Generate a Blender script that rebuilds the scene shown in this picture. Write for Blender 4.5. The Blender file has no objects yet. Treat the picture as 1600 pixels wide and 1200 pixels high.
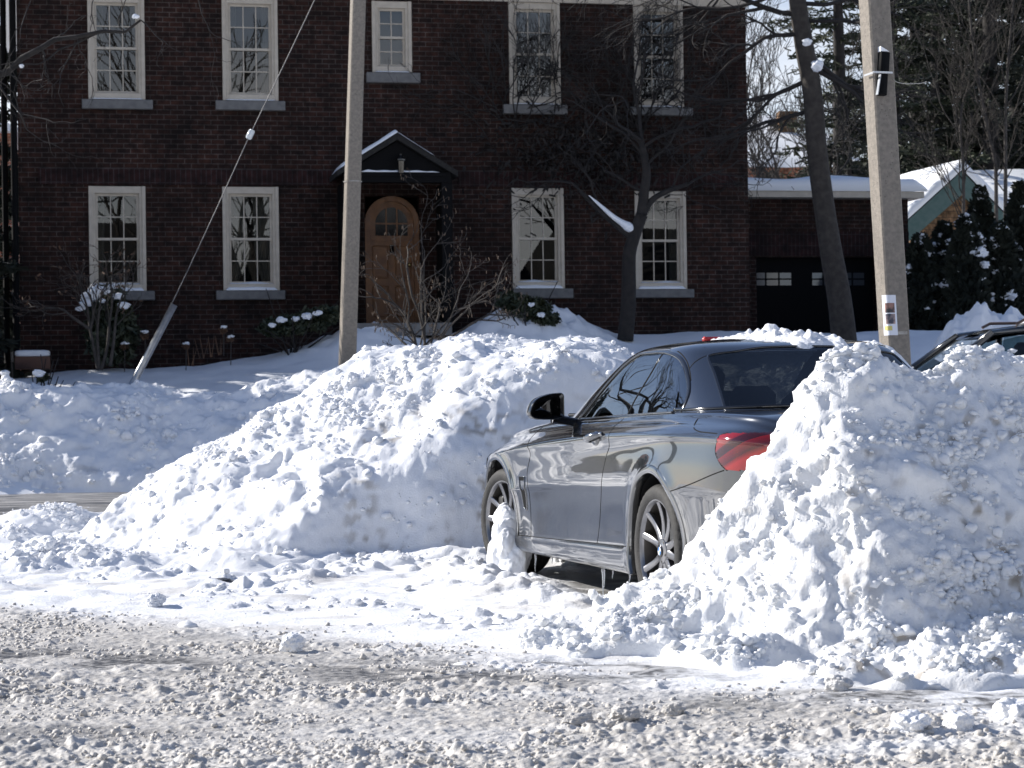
import bpy, math, random
import numpy as np
from mathutils import Vector, Matrix
from mathutils.bvhtree import BVHTree
PI = math.pi
RAD = math.radians
rng = np.random.default_rng(11)
random.seed(11)
S = bpy.context.scene
COL = S.collection

# ------------------------------------------------------------ camera
FPX = 3302.0
CAM = np.array([0.0, 0.0, 1.0934]); PIT = RAD(.3982); ROL = RAD(-.8106)
fw = np.array([0, math.cos(PIT), math.sin(PIT)]); rt = np.array([1.0, 0, 0]); up = np.cross(rt, fw)
rt2 = rt * math.cos(ROL) + up * math.sin(ROL); up2 = -rt * math.sin(ROL) + up * math.cos(ROL)
cd = bpy.data.cameras.new('camera'); cam = bpy.data.objects.new('camera', cd); COL.objects.link(cam)
cd.sensor_width = 36.0; cd.lens = 36.0 * FPX / 1600; cd.clip_end = 2000; cd.clip_start = .1
cam.matrix_world = Matrix(((rt2[0], up2[0], -fw[0], CAM[0]), (rt2[1], up2[1], -fw[1], CAM[1]), (rt2[2], up2[2], -fw[2], CAM[2]), (0, 0, 0, 1)))
cd.dof.use_dof = True; cd.dof.focus_distance = 11.2; cd.dof.aperture_fstop = 9.0
S.camera = cam

# ------------------------------------------------------------ sky and sun
SUN_EL = RAD(29); SUN_H = np.array([-.93, .37]); SUN_H /= np.linalg.norm(SUN_H)
sunv = np.array([SUN_H[0] * math.cos(SUN_EL), SUN_H[1] * math.cos(SUN_EL), math.sin(SUN_EL)])
W = bpy.data.worlds.new('World'); S.world = W; W.use_nodes = True
nt = W.node_tree; nt.nodes.clear()
sk = nt.nodes.new('ShaderNodeTexSky'); sk.sky_type = 'NISHITA'; sk.sun_disc = False
sk.sun_elevation = SUN_EL; sk.sun_rotation = math.atan2(SUN_H[0], SUN_H[1])
sk.air_density = 1.0; sk.dust_density = 0.0; sk.ozone_density = 1.0
bg = nt.nodes.new('ShaderNodeBackground'); bg.inputs['Strength'].default_value = .088
ow = nt.nodes.new('ShaderNodeOutputWorld')
# fair-weather cloud banks low over the horizon
gc = nt.nodes.new('ShaderNodeTexCoord'); sp0 = nt.nodes.new('ShaderNodeSeparateXYZ'); nt.links.new(gc.outputs['Generated'], sp0.inputs[0])
tint = nt.nodes.new('ShaderNodeMix'); tint.data_type = 'RGBA'; tint.blend_type = 'MULTIPLY'; tint.inputs['Factor'].default_value = 1; tint.inputs['B'].default_value = (1.08, .98, 1.03, 1); nt.links.new(sk.outputs[0], tint.inputs['A'])
cmap = nt.nodes.new('ShaderNodeMapping'); cmap.inputs['Scale'].default_value = (2.2, 2.2, 6.5); nt.links.new(gc.outputs['Generated'], cmap.inputs[0])
cn = nt.nodes.new('ShaderNodeTexNoise'); cn.inputs['Scale'].default_value = 1.0; cn.inputs['Detail'].default_value = 7; cn.inputs['Roughness'].default_value = .58; nt.links.new(cmap.outputs[0], cn.inputs[0])
zf = nt.nodes.new('ShaderNodeMapRange'); zf.inputs[1].default_value = 0; zf.inputs[2].default_value = .55; zf.inputs[3].default_value = .20; zf.inputs[4].default_value = -.18; nt.links.new(sp0.outputs['Z'], zf.inputs[0])
ca = nt.nodes.new('ShaderNodeMath'); nt.links.new(cn.outputs['Fac'], ca.inputs[0]); nt.links.new(zf.outputs[0], ca.inputs[1])
cr0 = nt.nodes.new('ShaderNodeMapRange'); cr0.inputs[1].default_value = .52; cr0.inputs[2].default_value = .74; cr0.inputs[3].default_value = 0; cr0.inputs[4].default_value = .9; nt.links.new(ca.outputs[0], cr0.inputs[0])
cx0 = nt.nodes.new('ShaderNodeMix'); cx0.data_type = 'RGBA'; cx0.inputs['B'].default_value = (8.8, 8.7, 8.9, 1); hz = nt.nodes.new('ShaderNodeMapRange'); hz.inputs[1].default_value = 0; hz.inputs[2].default_value = .20; hz.inputs[3].default_value = .62; hz.inputs[4].default_value = 0; nt.links.new(sp0.outputs['Z'], hz.inputs[0])
hm = nt.nodes.new('ShaderNodeMath'); hm.operation = 'MAXIMUM'; nt.links.new(cr0.outputs[0], hm.inputs[0]); nt.links.new(hz.outputs[0], hm.inputs[1]); nt.links.new(hm.outputs[0], cx0.inputs['Factor']); nt.links.new(tint.outputs['Result'], cx0.inputs['A'])
nt.links.new(cx0.outputs['Result'], bg.inputs[0]); nt.links.new(bg.outputs[0], ow.inputs[0])
sl = bpy.data.lights.new('sun', 'SUN'); sun = bpy.data.objects.new('sun', sl); COL.objects.link(sun)
sl.energy = 4.8; sl.angle = RAD(.55); sl.color = (1.0, .95, .88)
sun.rotation_euler = Vector(-sunv).to_track_quat('-Z', 'Y').to_euler()
S.view_settings.view_transform = 'Standard'; S.view_settings.look = 'None'
S.view_settings.exposure = .62; S.view_settings.gamma = 1.0
S.cycles.max_bounces = 8; S.cycles.transparent_max_bounces = 12

# ------------------------------------------------------------ layout helpers (photo pixel + depth -> metres)
def ray(px, py): return fw + rt2 * ((px - 800) / FPX) - up2 * ((py - 600) / FPX)
def at(px, py, y):
    d = ray(px, py); return CAM + d * (y / d[1])
def atz(px, py, z):
    d = ray(px, py); return CAM + d * ((z - CAM[2]) / d[2])

# ------------------------------------------------------------ noise
PERM = np.random.default_rng(5).permutation(4096).astype(np.int64)
def _h(i, j, k=0):
    return PERM[(PERM[(PERM[i & 4095] + j) & 4095] + k) & 4095]
GA = np.linspace(0, 2 * PI, 4096, endpoint=False)
G2 = np.stack([np.cos(GA), np.sin(GA)], 1)
g3 = np.random.default_rng(6).normal(size=(4096, 3)); G3 = g3 / np.linalg.norm(g3, axis=1)[:, None]
def _f(t): return t * t * t * (t * (t * 6 - 15) + 10)
def n2(x, y, s=0):
    xi = np.floor(x).astype(np.int64); yi = np.floor(y).astype(np.int64); xf = x - xi; yf = y - yi
    def g(a, b):
        v = G2[_h(xi + a, yi + b, s)]; return v[..., 0] * (xf - a) + v[..., 1] * (yf - b)
    u = _f(xf); v = _f(yf)
    return 1.5 * ((g(0, 0) * (1 - u) + g(1, 0) * u) * (1 - v) + (g(0, 1) * (1 - u) + g(1, 1) * u) * v)
def n3(x, y, z, s=0):
    x = x + s * 17.3; i = [np.floor(q).astype(np.int64) for q in (x, y, z)]; fr = [x - i[0], y - i[1], z - i[2]]
    u, v, w = [_f(q) for q in fr]; r = 0
    for a in (0, 1):
        for b in (0, 1):
            for c in (0, 1):
                gv = G3[_h(i[0] + a, i[1] + b, i[2] + c)]
                d = gv[..., 0] * (fr[0] - a) + gv[..., 1] * (fr[1] - b) + gv[..., 2] * (fr[2] - c)
                r = r + d * (u if a else 1 - u) * (v if b else 1 - v) * (w if c else 1 - w)
    return 1.5 * r
def fbm2(x, y, o=4, s=0, g=.5):
    r = 0; a = 1.0
    for k in range(o):
        r = r + a * n2(x * 2 ** k + 13.7 * k, y * 2 ** k - 7.1 * k, s + k); a *= g
    return r
def domes2(x, y, size, s=0, rmin=.15, rmax=.62, keep=1.0):
    """rounded clods: a hemisphere per random cell point, height in cell units"""
    x = x / size; y = y / size
    xi = np.floor(x).astype(np.int64); yi = np.floor(y).astype(np.int64); r = np.zeros_like(x)
    for a in (-1, 0, 1):
        for b in (-1, 0, 1):
            h = _h(xi + a, yi + b, s)
            px = xi + a + (h & 63) / 64.0; py = yi + b + ((h >> 6) & 63) / 64.0
            q = PERM[(h + 77) & 4095] / 4096.0
            rad = rmin + (rmax - rmin) * q * q
            ok = (PERM[(h + 991) & 4095] / 4096.0) < keep
            d2 = (x - px) ** 2 + (y - py) ** 2
            r = np.maximum(r, np.where(ok, np.sqrt(np.maximum(rad * rad - d2, 0)), 0))
    return r * size
def domes3(x, y, z, size, s=0, rmin=.25, rmax=.75):
    x = x / size + s * 3.1; y = y / size; z = z / size
    xi, yi, zi = [np.floor(q).astype(np.int64) for q in (x, y, z)]; r = np.zeros_like(x)
    for a in (-1, 0, 1):
        for b in (-1, 0, 1):
            for c in (-1, 0, 1):
                h = _h(xi + a, yi + b, zi + c)
                d2 = (x - xi - a - (h & 15) / 16.) ** 2 + (y - yi - b - ((h >> 4) & 15) / 16.) ** 2 + (z - zi - c - ((h >> 8) & 15) / 16.) ** 2
                rad = rmin + (rmax - rmin) * (PERM[(h + 77) & 4095] / 4096.0) ** 2
                r = np.maximum(r, np.sqrt(np.maximum(rad * rad - d2, 0)))
    return r * size
def cells3(x, y, z, size, s=0):
    """random value of the nearest cell point, and the gap to the second nearest: broken slabs"""
    x = x / size + s * 2.7; y = y / size; z = z / size
    xi, yi, zi = [np.floor(q).astype(np.int64) for q in (x, y, z)]; f1 = np.full_like(x, 9.); f2 = f1.copy(); val = np.zeros_like(x)
    for a in (-1, 0, 1):
        for b in (-1, 0, 1):
            for c in (-1, 0, 1):
                h = _h(xi + a, yi + b, zi + c)
                d2 = np.sqrt((x - xi - a - (h & 15) / 16.) ** 2 + (y - yi - b - ((h >> 4) & 15) / 16.) ** 2 + (z - zi - c - ((h >> 8) & 15) / 16.) ** 2)
                near = d2 < f1; f2 = np.where(near, f1, np.minimum(f2, d2)); val = np.where(near, PERM[(h + 313) & 4095] / 2048. - 1, val); f1 = np.where(near, d2, f1)
    return val, f2 - f1
def sstep(a, b, x):
    t = np.clip((x - a) / (b - a), 0, 1); return t * t * (3 - 2 * t)
def smin(a, b, k):
    h = np.clip(.5 + .5 * (b - a) / k, 0, 1); return b * (1 - h) + a * h - k * h * (1 - h)
def pchip(xs, ys, x):
    xs = np.asarray(xs, float); ys = np.asarray(ys, float); h = np.diff(xs); d = np.diff(ys) / h
    m = np.zeros(len(xs)); m[0] = d[0]; m[-1] = d[-1]
    for i in range(1, len(xs) - 1):
        if d[i - 1] * d[i] > 0:
            w1 = 2 * h[i] + h[i - 1]; w2 = h[i] + 2 * h[i - 1]; m[i] = (w1 + w2) / (w1 / d[i - 1] + w2 / d[i])
    x = np.clip(np.asarray(x, float), xs[0], xs[-1]); k = np.clip(np.searchsorted(xs, x, side='right') - 1, 0, len(xs) - 2)
    t = (x - xs[k]) / h[k]
    return (2 * t**3 - 3 * t**2 + 1) * ys[k] + (t**3 - 2 * t**2 + t) * h[k] * m[k] + (-2 * t**3 + 3 * t**2) * ys[k + 1] + (t**3 - t**2) * h[k] * m[k + 1]
def gsm(a, sig, axis):
    n = int(3 * sig) + 1; k = np.exp(-.5 * (np.arange(-n, n + 1) / sig) ** 2); k /= k.sum()
    pad = [(0, 0)] * a.ndim; pad[axis] = (n, n)
    p = np.pad(a, pad, mode='reflect', reflect_type='odd')
    return np.apply_along_axis(lambda v: np.convolve(v, k, 'valid'), axis, p)

# ------------------------------------------------------------ materials
def nodes(m):
    m.use_nodes = True; t = m.node_tree; return t, t.nodes, t.links, t.nodes['Principled BSDF']
def mat(name, col, rough=.6, metal=0.0, spec=.5, col2=None, vscale=6, vlo=.35, vhi=.65, bump=0, bscale=60, coat=0, detail=6, bdist=.01, sub=0):
    m = bpy.data.materials.new(name); t, N, L, b = nodes(m)
    b.inputs['Base Color'].default_value = (*col, 1); b.inputs['Roughness'].default_value = rough
    b.inputs['Metallic'].default_value = metal; b.inputs['Specular IOR Level'].default_value = spec
    b.inputs['Coat Weight'].default_value = coat; b.inputs['Coat Roughness'].default_value = .02
    tc = N.new('ShaderNodeTexCoord')
    if col2:
        n = N.new('ShaderNodeTexNoise'); n.inputs['Scale'].default_value = vscale; n.inputs['Detail'].default_value = detail
        r = N.new('ShaderNodeValToRGB'); r.color_ramp.elements[0].position = vlo; r.color_ramp.elements[1].position = vhi
        r.color_ramp.elements[0].color = (*col, 1); r.color_ramp.elements[1].color = (*col2, 1)
        L.new(tc.outputs['Object'], n.inputs['Vector']); L.new(n.outputs['Fac'], r.inputs[0]); L.new(r.outputs[0], b.inputs['Base Color'])
    if bump:
        n = N.new('ShaderNodeTexNoise'); n.inputs['Scale'].default_value = bscale; n.inputs['Detail'].default_value = 5
        bu = N.new('ShaderNodeBump'); bu.inputs['Strength'].default_value = bump; bu.inputs['Distance'].default_value = bdist
        L.new(tc.outputs['Object'], n.inputs['Vector']); L.new(n.outputs['Fac'], bu.inputs['Height']); L.new(bu.outputs[0], b.inputs['Normal'])
    return m
def glass_mat(name, tint, refl=1.0, ior=1.5, rough=0.0):
    m = bpy.data.materials.new(name); t, N, L, b = nodes(m); N.remove(b)
    tr = N.new('ShaderNodeBsdfTransparent'); tr.inputs[0].default_value = (*tint, 1)
    gl = N.new('ShaderNodeBsdfGlossy'); gl.inputs['Roughness'].default_value = rough; gl.inputs[0].default_value = (refl, refl, refl, 1)
    fr = N.new('ShaderNodeFresnel'); fr.inputs[0].default_value = ior
    geo = N.new('ShaderNodeNewGeometry')          # one thin sheet: the same mirror strength from either side
    mp = N.new('ShaderNodeMath'); mp.operation = 'MULTIPLY_ADD'; mp.inputs[1].default_value = 1 / ior - ior; mp.inputs[2].default_value = ior
    L.new(geo.outputs['Backfacing'], mp.inputs[0]); L.new(mp.outputs[0], fr.inputs[0])
    mx = N.new('ShaderNodeMixShader'); L.new(fr.outputs[0], mx.inputs[0]); L.new(tr.outputs[0], mx.inputs[1]); L.new(gl.outputs[0], mx.inputs[2])
    L.new(mx.outputs[0], N['Material Output'].inputs[0]); return m

# ------------------------------------------------------------ mesh builder
class MB:
    def __init__(s): s.v = []; s.f = []; s.n = 0; s.extra = []
    def add(s, v, f):
        v = np.asarray(v, float).reshape(-1, 3); b = s.n
        s.v.append(v); s.n += len(v)
        if isinstance(f, np.ndarray): s.f.extend((f + b).tolist())
        else: s.f.extend([[i + b for i in q] for q in f])
        return s
    def grid(s, P, flip=False, close=False):
        P = np.asarray(P, float); a, b = P.shape[:2]; I = np.arange(a * b).reshape(a, b)
        if close: I = np.concatenate([I, I[:, :1]], 1)
        q = np.stack([I[:-1, :-1], I[:-1, 1:], I[1:, 1:], I[1:, :-1]], -1).reshape(-1, 4)
        return s.add(P.reshape(-1, 3), q[:, ::-1] if flip else q)
    def box(s, c, d, R=None, bev=0.0):
        c = np.array(c, float); h = np.array(d, float) / 2
        if bev <= 0:
            v = np.array([[x, y, z] for x in (-1, 1) for y in (-1, 1) for z in (-1, 1)]) * h
            f = [[0, 1, 3, 2], [4, 6, 7, 5], [0, 4, 5, 1], [2, 3, 7, 6], [0, 2, 6, 4], [1, 5, 7, 3]]
        else:
            b = min(bev, h.min() * .9); v = []; idx = {}
            for x in (-1, 1):
                for y in (-1, 1):
                    for z in (-1, 1):
                        for ax in range(3):
                            p = np.array([x, y, z]) * (h - b); p[ax] += (x, y, z)[ax] * b; idx[(x, y, z, ax)] = len(v); v.append(p)
            f = []
            for ax in range(3):
                o = [k for k in range(3) if k != ax]
                for sg in (-1, 1):
                    q = []
                    for (p, r) in ((-1, -1), (1, -1), (1, 1), (-1, 1)):
                        k = [0, 0, 0]; k[ax] = sg; k[o[0]] = p; k[o[1]] = r; q.append(idx[(*k, ax)])
                    f.append(q)
            for ax in range(3):
                o = [k for k in range(3) if k != ax]
                for p in (-1, 1):
                    for r in (-1, 1):
                        k0 = [0] * 3; k1 = [0] * 3; k0[ax] = -1; k1[ax] = 1
                        for k in (k0, k1): k[o[0]] = p; k[o[1]] = r
                        f.append([idx[(*k0, o[0])], idx[(*k1, o[0])], idx[(*k1, o[1])], idx[(*k0, o[1])]])
            for x in (-1, 1):
                for y in (-1, 1):
                    for z in (-1, 1): f.append([idx[(x, y, z, k)] for k in range(3)])
            v = np.array(v)
        if R is not None: v = v @ np.array(R).T
        return s.add(v + c, f)
    def tube(s, pts, rad, n=6, cap=True):
        P = np.asarray(pts, float); m = len(P); r = np.broadcast_to(np.asarray(rad, float), (m,))
        T = np.gradient(P, axis=0); T /= np.linalg.norm(T, axis=1)[:, None] + 1e-12
        a = np.array([0, 0, 1.0]) if abs(T[0, 2]) < .9 else np.array([1.0, 0, 0])
        A = np.cross(T, a); A /= np.linalg.norm(A, axis=1)[:, None] + 1e-9; B = np.cross(T, A)
        th = np.arange(n) * 2 * PI / n
        V = P[:, None] + r[:, None, None] * (A[:, None] * np.cos(th)[None, :, None] + B[:, None] * np.sin(th)[None, :, None])
        b = s.n; s.grid(V, close=True)
        if cap: s.f.append([b + i for i in range(n)]); s.f.append([b + (m - 1) * n + i for i in range(n)][::-1])
        return s
    def lathe(s, prof, n=48, axis='z', c=(0, 0, 0), closed=False):
        p = np.asarray(prof, float); th = np.arange(n) * 2 * PI / n
        X = p[:, 0:1] * np.cos(th); Y = p[:, 0:1] * np.sin(th); Z = np.broadcast_to(p[:, 1:2], X.shape)
        V = np.stack([X, Y, Z], -1)
        if axis == 'y': V = np.stack([X, Z, Y], -1)
        if closed: V = np.concatenate([V, V[:1]], 0)
        return s.grid(V + np.array(c, float), close=True)
    def prism(s, poly, dvec):
        p = np.asarray(poly, float); n = len(p); q = p + np.array(dvec, float)
        return s.add(np.concatenate([p, q]), [list(range(n))[::-1], [n + i for i in range(n)]] + [[i, (i + 1) % n, n + (i + 1) % n, n + i] for i in range(n)])
    def clod(s, c, r, seed=0, sub=2, sq=(1, 1, 1), rough=.35, boxy=0.0, hf=1.0):
        v, f = ICO[sub]; o = seed * 7.31
        d = 1 + rough * n3(v[:, 0] * 1.3 + o, v[:, 1] * 1.3 + o, v[:, 2] * 1.3 - o) + rough * .5 * n3(v[:, 0] * 3 + o, v[:, 1] * 3, v[:, 2] * 3 - o)
        if sub > 2: d = d + hf * rough * .28 * n3(v[:, 0] * 7 + o, v[:, 1] * 7, v[:, 2] * 7 - o) + hf * rough * .15 * n3(v[:, 0] * 15 + o, v[:, 1] * 15, v[:, 2] * 15 - o)
        if boxy: d = d * (1 - boxy + boxy / (np.abs(v).max(1) * 1.25))
        a = seed * 2.4; R = np.array([[math.cos(a), -math.sin(a), 0], [math.sin(a), math.cos(a), 0], [0, 0, 1]])
        return s.add((v * d[:, None] * np.array(sq) * r) @ R.T + np.array(c), f)
    def cards(s, C, A, B):
        """quads: centre C, half axes A and B"""
        C, A, B = [np.asarray(q, float) for q in (C, A, B)]; n = len(C)
        V = np.stack([C - A - B, C + A - B * .4, C + A * .6 + B, C - A + B * .5], 1).reshape(-1, 3)
        return s.add(V, np.arange(n * 4).reshape(n, 4))
    def build(s, name, m, parent=None, smooth=True, off=None, angle=None):
        me = bpy.data.meshes.new(name); V = np.concatenate(s.v) if s.v else np.zeros((0, 3))
        if off is not None: V = V - np.array(off, float)
        F = s.f; me.vertices.add(len(V)); me.vertices.foreach_set('co', V.astype(np.float32).ravel())
        ln = np.fromiter((len(q) for q in F), np.int32, len(F)); fl = np.fromiter((i for q in F for i in q), np.int32, int(ln.sum()))
        me.loops.add(len(fl)); me.loops.foreach_set('vertex_index', fl); me.polygons.add(len(F))
        me.polygons.foreach_set('loop_start', np.concatenate([[0], np.cumsum(ln)[:-1]]).astype(np.int32))
        me.polygons.foreach_set('use_smooth', np.full(len(F), bool(smooth))); me.update(calc_edges=True); me.validate()
        for q in (m if isinstance(m, (list, tuple)) else [m]): me.materials.append(q)
        if angle is not None and smooth:
            me.set_sharp_from_angle(angle=RAD(angle))
        o = bpy.data.objects.new(name, me); COL.objects.link(o)
        if parent is not None: o.parent = parent
        return o
def _ico():
    t = (1 + 5 ** .5) / 2
    v = np.array([[-1, t, 0], [1, t, 0], [-1, -t, 0], [1, -t, 0], [0, -1, t], [0, 1, t], [0, -1, -t], [0, 1, -t], [t, 0, -1], [t, 0, 1], [-t, 0, -1], [-t, 0, 1]], float)
    v /= np.linalg.norm(v, axis=1)[:, None]
    f = [[0, 11, 5], [0, 5, 1], [0, 1, 7], [0, 7, 10], [0, 10, 11], [1, 5, 9], [5, 11, 4], [11, 10, 2], [10, 7, 6], [7, 1, 8], [3, 9, 4], [3, 4, 2], [3, 2, 6], [3, 6, 8], [3, 8, 9], [4, 9, 5], [2, 4, 11], [6, 2, 10], [8, 6, 7], [9, 8, 1]]
    out = [(v, np.array(f))]
    for _ in range(5):
        vl = v.tolist(); c = {}; nf = []
        def mid(a, b):
            k = (min(a, b), max(a, b))
            if k not in c:
                p = (np.array(vl[a]) + np.array(vl[b])); p /= np.linalg.norm(p); c[k] = len(vl); vl.append(p.tolist())
            return c[k]
        for a, b, d in f:
            x, y, z = mid(a, b), mid(b, d), mid(d, a); nf += [[a, x, z], [b, y, x], [d, z, y], [x, y, z]]
        f = nf; v = np.array(vl); out.append((v, np.array(f)))
    return out
ICO = _ico()
def scatter(mb, C, r, seed=0, sub=1, sq=(1, 1, .8), rough=.55):
    """thousands of small irregular clods: a dozen base shapes, each turned and scaled on its own"""
    R = np.random.default_rng(seed); v, f = ICO[sub]; C = np.asarray(C); r = np.asarray(r); pick_ = R.integers(0, 12, len(C))
    for k in range(12):
        i = np.where(pick_ == k)[0]
        if not len(i): continue
        o = 3.7 * k + seed; d = 1 + rough * n3(v[:, 0] * 1.1 + o, v[:, 1] * 1.1 + o, v[:, 2] * 1.1 - o) + rough * .5 * n3(v[:, 0] * 2.4 + o, v[:, 1] * 2.4, v[:, 2] * 2.4 - o)
        d = d * (.6 + .4 / (np.abs(v).max(1) * 1.2)); b = v * d[:, None]
        q = R.normal(size=(len(i), 4)); q /= np.linalg.norm(q, axis=1)[:, None]; w, x, y, z = q.T
        M = np.stack([1 - 2 * (y * y + z * z), 2 * (x * y - z * w), 2 * (x * z + y * w), 2 * (x * y + z * w), 1 - 2 * (x * x + z * z), 2 * (y * z - x * w), 2 * (x * z - y * w), 2 * (y * z + x * w), 1 - 2 * (x * x + y * y)], 1).reshape(-1, 3, 3)
        V = np.einsum('nij,vj->nvi', M, b) * r[i, None, None] * np.array(sq) * R.uniform(.75, 1.25, (len(i), 1, 3)) + C[i, None, :]
        F = (f[None] + (np.arange(len(i)) * len(v))[:, None, None]).reshape(-1, 3); mb.add(V.reshape(-1, 3), F)
    return mb
def tag(o, label=None, cat=None, group=None, kind=None):
    if label: o['label'] = label
    if cat: o['category'] = cat
    if group: o['group'] = group
    if kind or cat: o['kind'] = kind or 'thing'
    return o
def thing(name, label, cat, loc=(0, 0, 0), rz=0.0, group=None):
    o = bpy.data.objects.new(name, None); COL.objects.link(o); o.location = loc; o.rotation_euler = (0, 0, rz)
    o.empty_display_size = .2
    return tag(o, label, cat, group)
def copy_tree(o, parent=None):
    c = o.copy(); COL.objects.link(c); c.parent = parent
    for ch in list(o.children): copy_tree(ch, c)
    return c
# ============================================================ THE CAR
paint = mat('car_paint', (.062, .066, .073), .16, .85, .5, coat=1.0)
t, N, L, b = nodes(paint); b.inputs['Coat IOR'].default_value = 2.0                               # thin film of road salt low on the flanks
tc = N.new('ShaderNodeTexCoord'); sp = N.new('ShaderNodeSeparateXYZ'); L.new(tc.outputs['Object'], sp.inputs[0])
mz = N.new('ShaderNodeMapRange'); mz.inputs[1].default_value = .46; mz.inputs[2].default_value = .18; L.new(sp.outputs['Z'], mz.inputs[0])
mpn = N.new('ShaderNodeMapping'); mpn.inputs['Scale'].default_value = (9, 9, 2.5); L.new(tc.outputs['Object'], mpn.inputs[0])
nn = N.new('ShaderNodeTexNoise'); nn.inputs['Scale'].default_value = 1.6; nn.inputs['Detail'].default_value = 8; nn.inputs['Roughness'].default_value = .7; L.new(mpn.outputs[0], nn.inputs[0])
mn = N.new('ShaderNodeMapRange'); mn.inputs[1].default_value = .40; mn.inputs[2].default_value = .72; mn.inputs[4].default_value = .15; L.new(nn.outputs['Fac'], mn.inputs[0])
ml = N.new('ShaderNodeMath'); ml.operation = 'MULTIPLY'; L.new(mz.outputs[0], ml.inputs[0]); L.new(mn.outputs[0], ml.inputs[1])
sm = N.new('ShaderNodeBsdfDiffuse'); sm.inputs[0].default_value = (.34, .34, .34, 1); sx = N.new('ShaderNodeMixShader'); L.new(ml.outputs[0], sx.inputs[0]); L.new(b.outputs[0], sx.inputs[1]); L.new(sm.outputs[0], sx.inputs[2]); L.new(sx.outputs[0], N['Material Output'].inputs[0])
gloss_black = mat('gloss_black', (.008, .008, .009), .12, coat=.6)
black_trim = mat('black_trim', (.012, .012, .013), .45)
seam_mat = mat('seam_black', (.004, .004, .004), .7, spec=.1)
rubber = mat('tyre_rubber', (.012, .012, .012), .75, col2=(.026, .025, .024), vscale=14, bump=.3, bscale=120)
alloy = mat('alloy_silver', (.25, .25, .26), .28, .92, col2=(.19, .19, .20), vscale=9)
dark_metal = mat('brake_metal', (.06, .055, .05), .5, .7)
cloth = mat('seat_leather', (.018, .017, .017), .6)
car_glass = glass_mat('car_glass', (.17, .19, .195), 1.0, 2.8)
rear_glass_m = glass_mat('rear_glass_dark', (.17, .18, .19), 1.0, 1.45)
chrome = mat('chrome', (.75, .75, .76), .1, 1.0)
CAR_TH = RAD(16.372)
cex = np.array([-math.sin(CAR_TH), math.cos(CAR_TH), 0]); cey = np.array([-math.cos(CAR_TH), -math.sin(CAR_TH), 0]); CARO = 9.8238 * cex - 4.49 * cey
CARM = np.array([cex, cey, [0, 0, 1.0]])
car = thing('parked_car', 'dark grey two door convertible parked between two snow banks with its roof closed', 'car', tuple(CARO), PI / 2 + CAR_TH)
def cw(p): return CARO + np.array(p, float) @ CARM           # car to world

XS = [-1.03, -.985, -.90, -.72, -.45, -.1, .3, .7, 1.2, 1.7, 2.2, 2.6, 2.9, 3.2, 3.42, 3.55, 3.60]
Tb = dict(
 W=[.60, .72, .80, .862, .888, .905, .895, .886, .883, .883, .886, .893, .890, .85, .75, .62, .5],
 zc=[.86, .87, .885, .893, .898, .899, .897, .889, .868, .842, .808, .775, .745, .70, .66, .62, .60],
 zb=[.90, .94, .985, 1.0, 1.010, 1.010, 1.003, .992, .978, .962, .935, .903, .873, .82, .75, .68, .62],
 zt=[.92, .96, 1.005, 1.025, 1.03, 1.03, 1.02, 1.01, 1.0, 1.0, 1.0, .975, .945, .89, .81, .72, .66],
 z0=[.36, .30, .26, .22, .19, .18, .178, .176, .174, .170, .168, .168, .168, .168, .18, .2, .22],
 z2=[.5, .45, .40, .36, .345, .336, .330, .316, .303, .288, .275, .266, .262, .262, .27, .28, .3],
 du=[.006, .006, .008, .010, .014, .022, .045, .060, .060, .050, .030, .014, .010, .008, .006, .006, .006],
 in8=[.01, .014, .020, .024, .026, .026, .020, .014, .011, .009, .007, .006, .005, .005, .005, .005, .005],
 yb=[.14, .14, .15, .15, .14, .135, .13, .125, .125, .13, .14, .15, .155, .16, .16, .15, .14])
NX = 430
X = np.linspace(-1.03, 3.60, NX)
T = {k: gsm(pchip(XS, v, X)[:, None], 5, 0)[:, 0] for k, v in Tb.items()}
Wd, z2, zc, zb, zt, z0 = T['W'], T['z2'], T['zc'], T['zb'], T['zt'], T['z0']
zu = zc - T['du']; i8 = T['in8']; Yb = Wd - T['yb']
KY = np.stack([Wd - .10, Wd - .035, Wd - .014, Wd - .012, Wd - .024, Wd - .023, Wd - .006, Wd, Wd - .008, Wd - i8, Wd - i8 * .75, Wd - .045, Yb + .014, Yb, Yb - .07, Yb * .5, Yb * 0], 1)
KZ = np.stack([z0, z0 + .004, z0 + .03, z2 - .02, z2 + .006, z2 + .07, z2 + .27, zc - .24, zc - .13, zu - .004, zc - .002, zc + .038, zb - .028, zb, zb + (zt - zb) * .35, zb + (zt - zb) * .8, zt], 1)
KU = np.array([0, .07, .11, .20, .24, .31, .52, .62, .74, .83, .87, .92, .985, 1.02, 1.10, 1.45, 1.85])
U = np.concatenate([np.linspace(0, 1.06, 210), np.linspace(1.07, 1.85, 40)]); NU = len(U)
BY = np.stack([pchip(KU, KY[i], U) for i in range(NX)]); BZ = np.stack([pchip(KU, KZ[i], U) for i in range(NX)])
BY[:, :205] = gsm(BY, 2.2, 1)[:, :205]; BZ[:, :205] = gsm(BZ, 2.2, 1)[:, :205]
for wx in (0.0, 2.81):                                   # slight flare round each wheel arch
    d = np.sqrt((X[:, None] - wx) ** 2 + (BZ - .335) ** 2)
    BY += .010 * np.exp(-((d - .40) / .05) ** 2) * sstep(.5, .7, BY)
BP = np.stack([np.broadcast_to(X[:, None], BY.shape), BY, BZ], -1)
BPf = np.concatenate([BP, (BP * np.array([1, -1, 1]))[:, -2::-1]], 1)     # left half, then right half
Nf = BPf.shape[1]
gi = np.gradient(BPf, axis=0); gj = np.gradient(BPf, axis=1); BN = np.cross(gj, gi); BN /= np.linalg.norm(BN, axis=-1)[..., None] + 1e-12
if BN[200, 60, 1] < 0: BN = -BN
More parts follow.
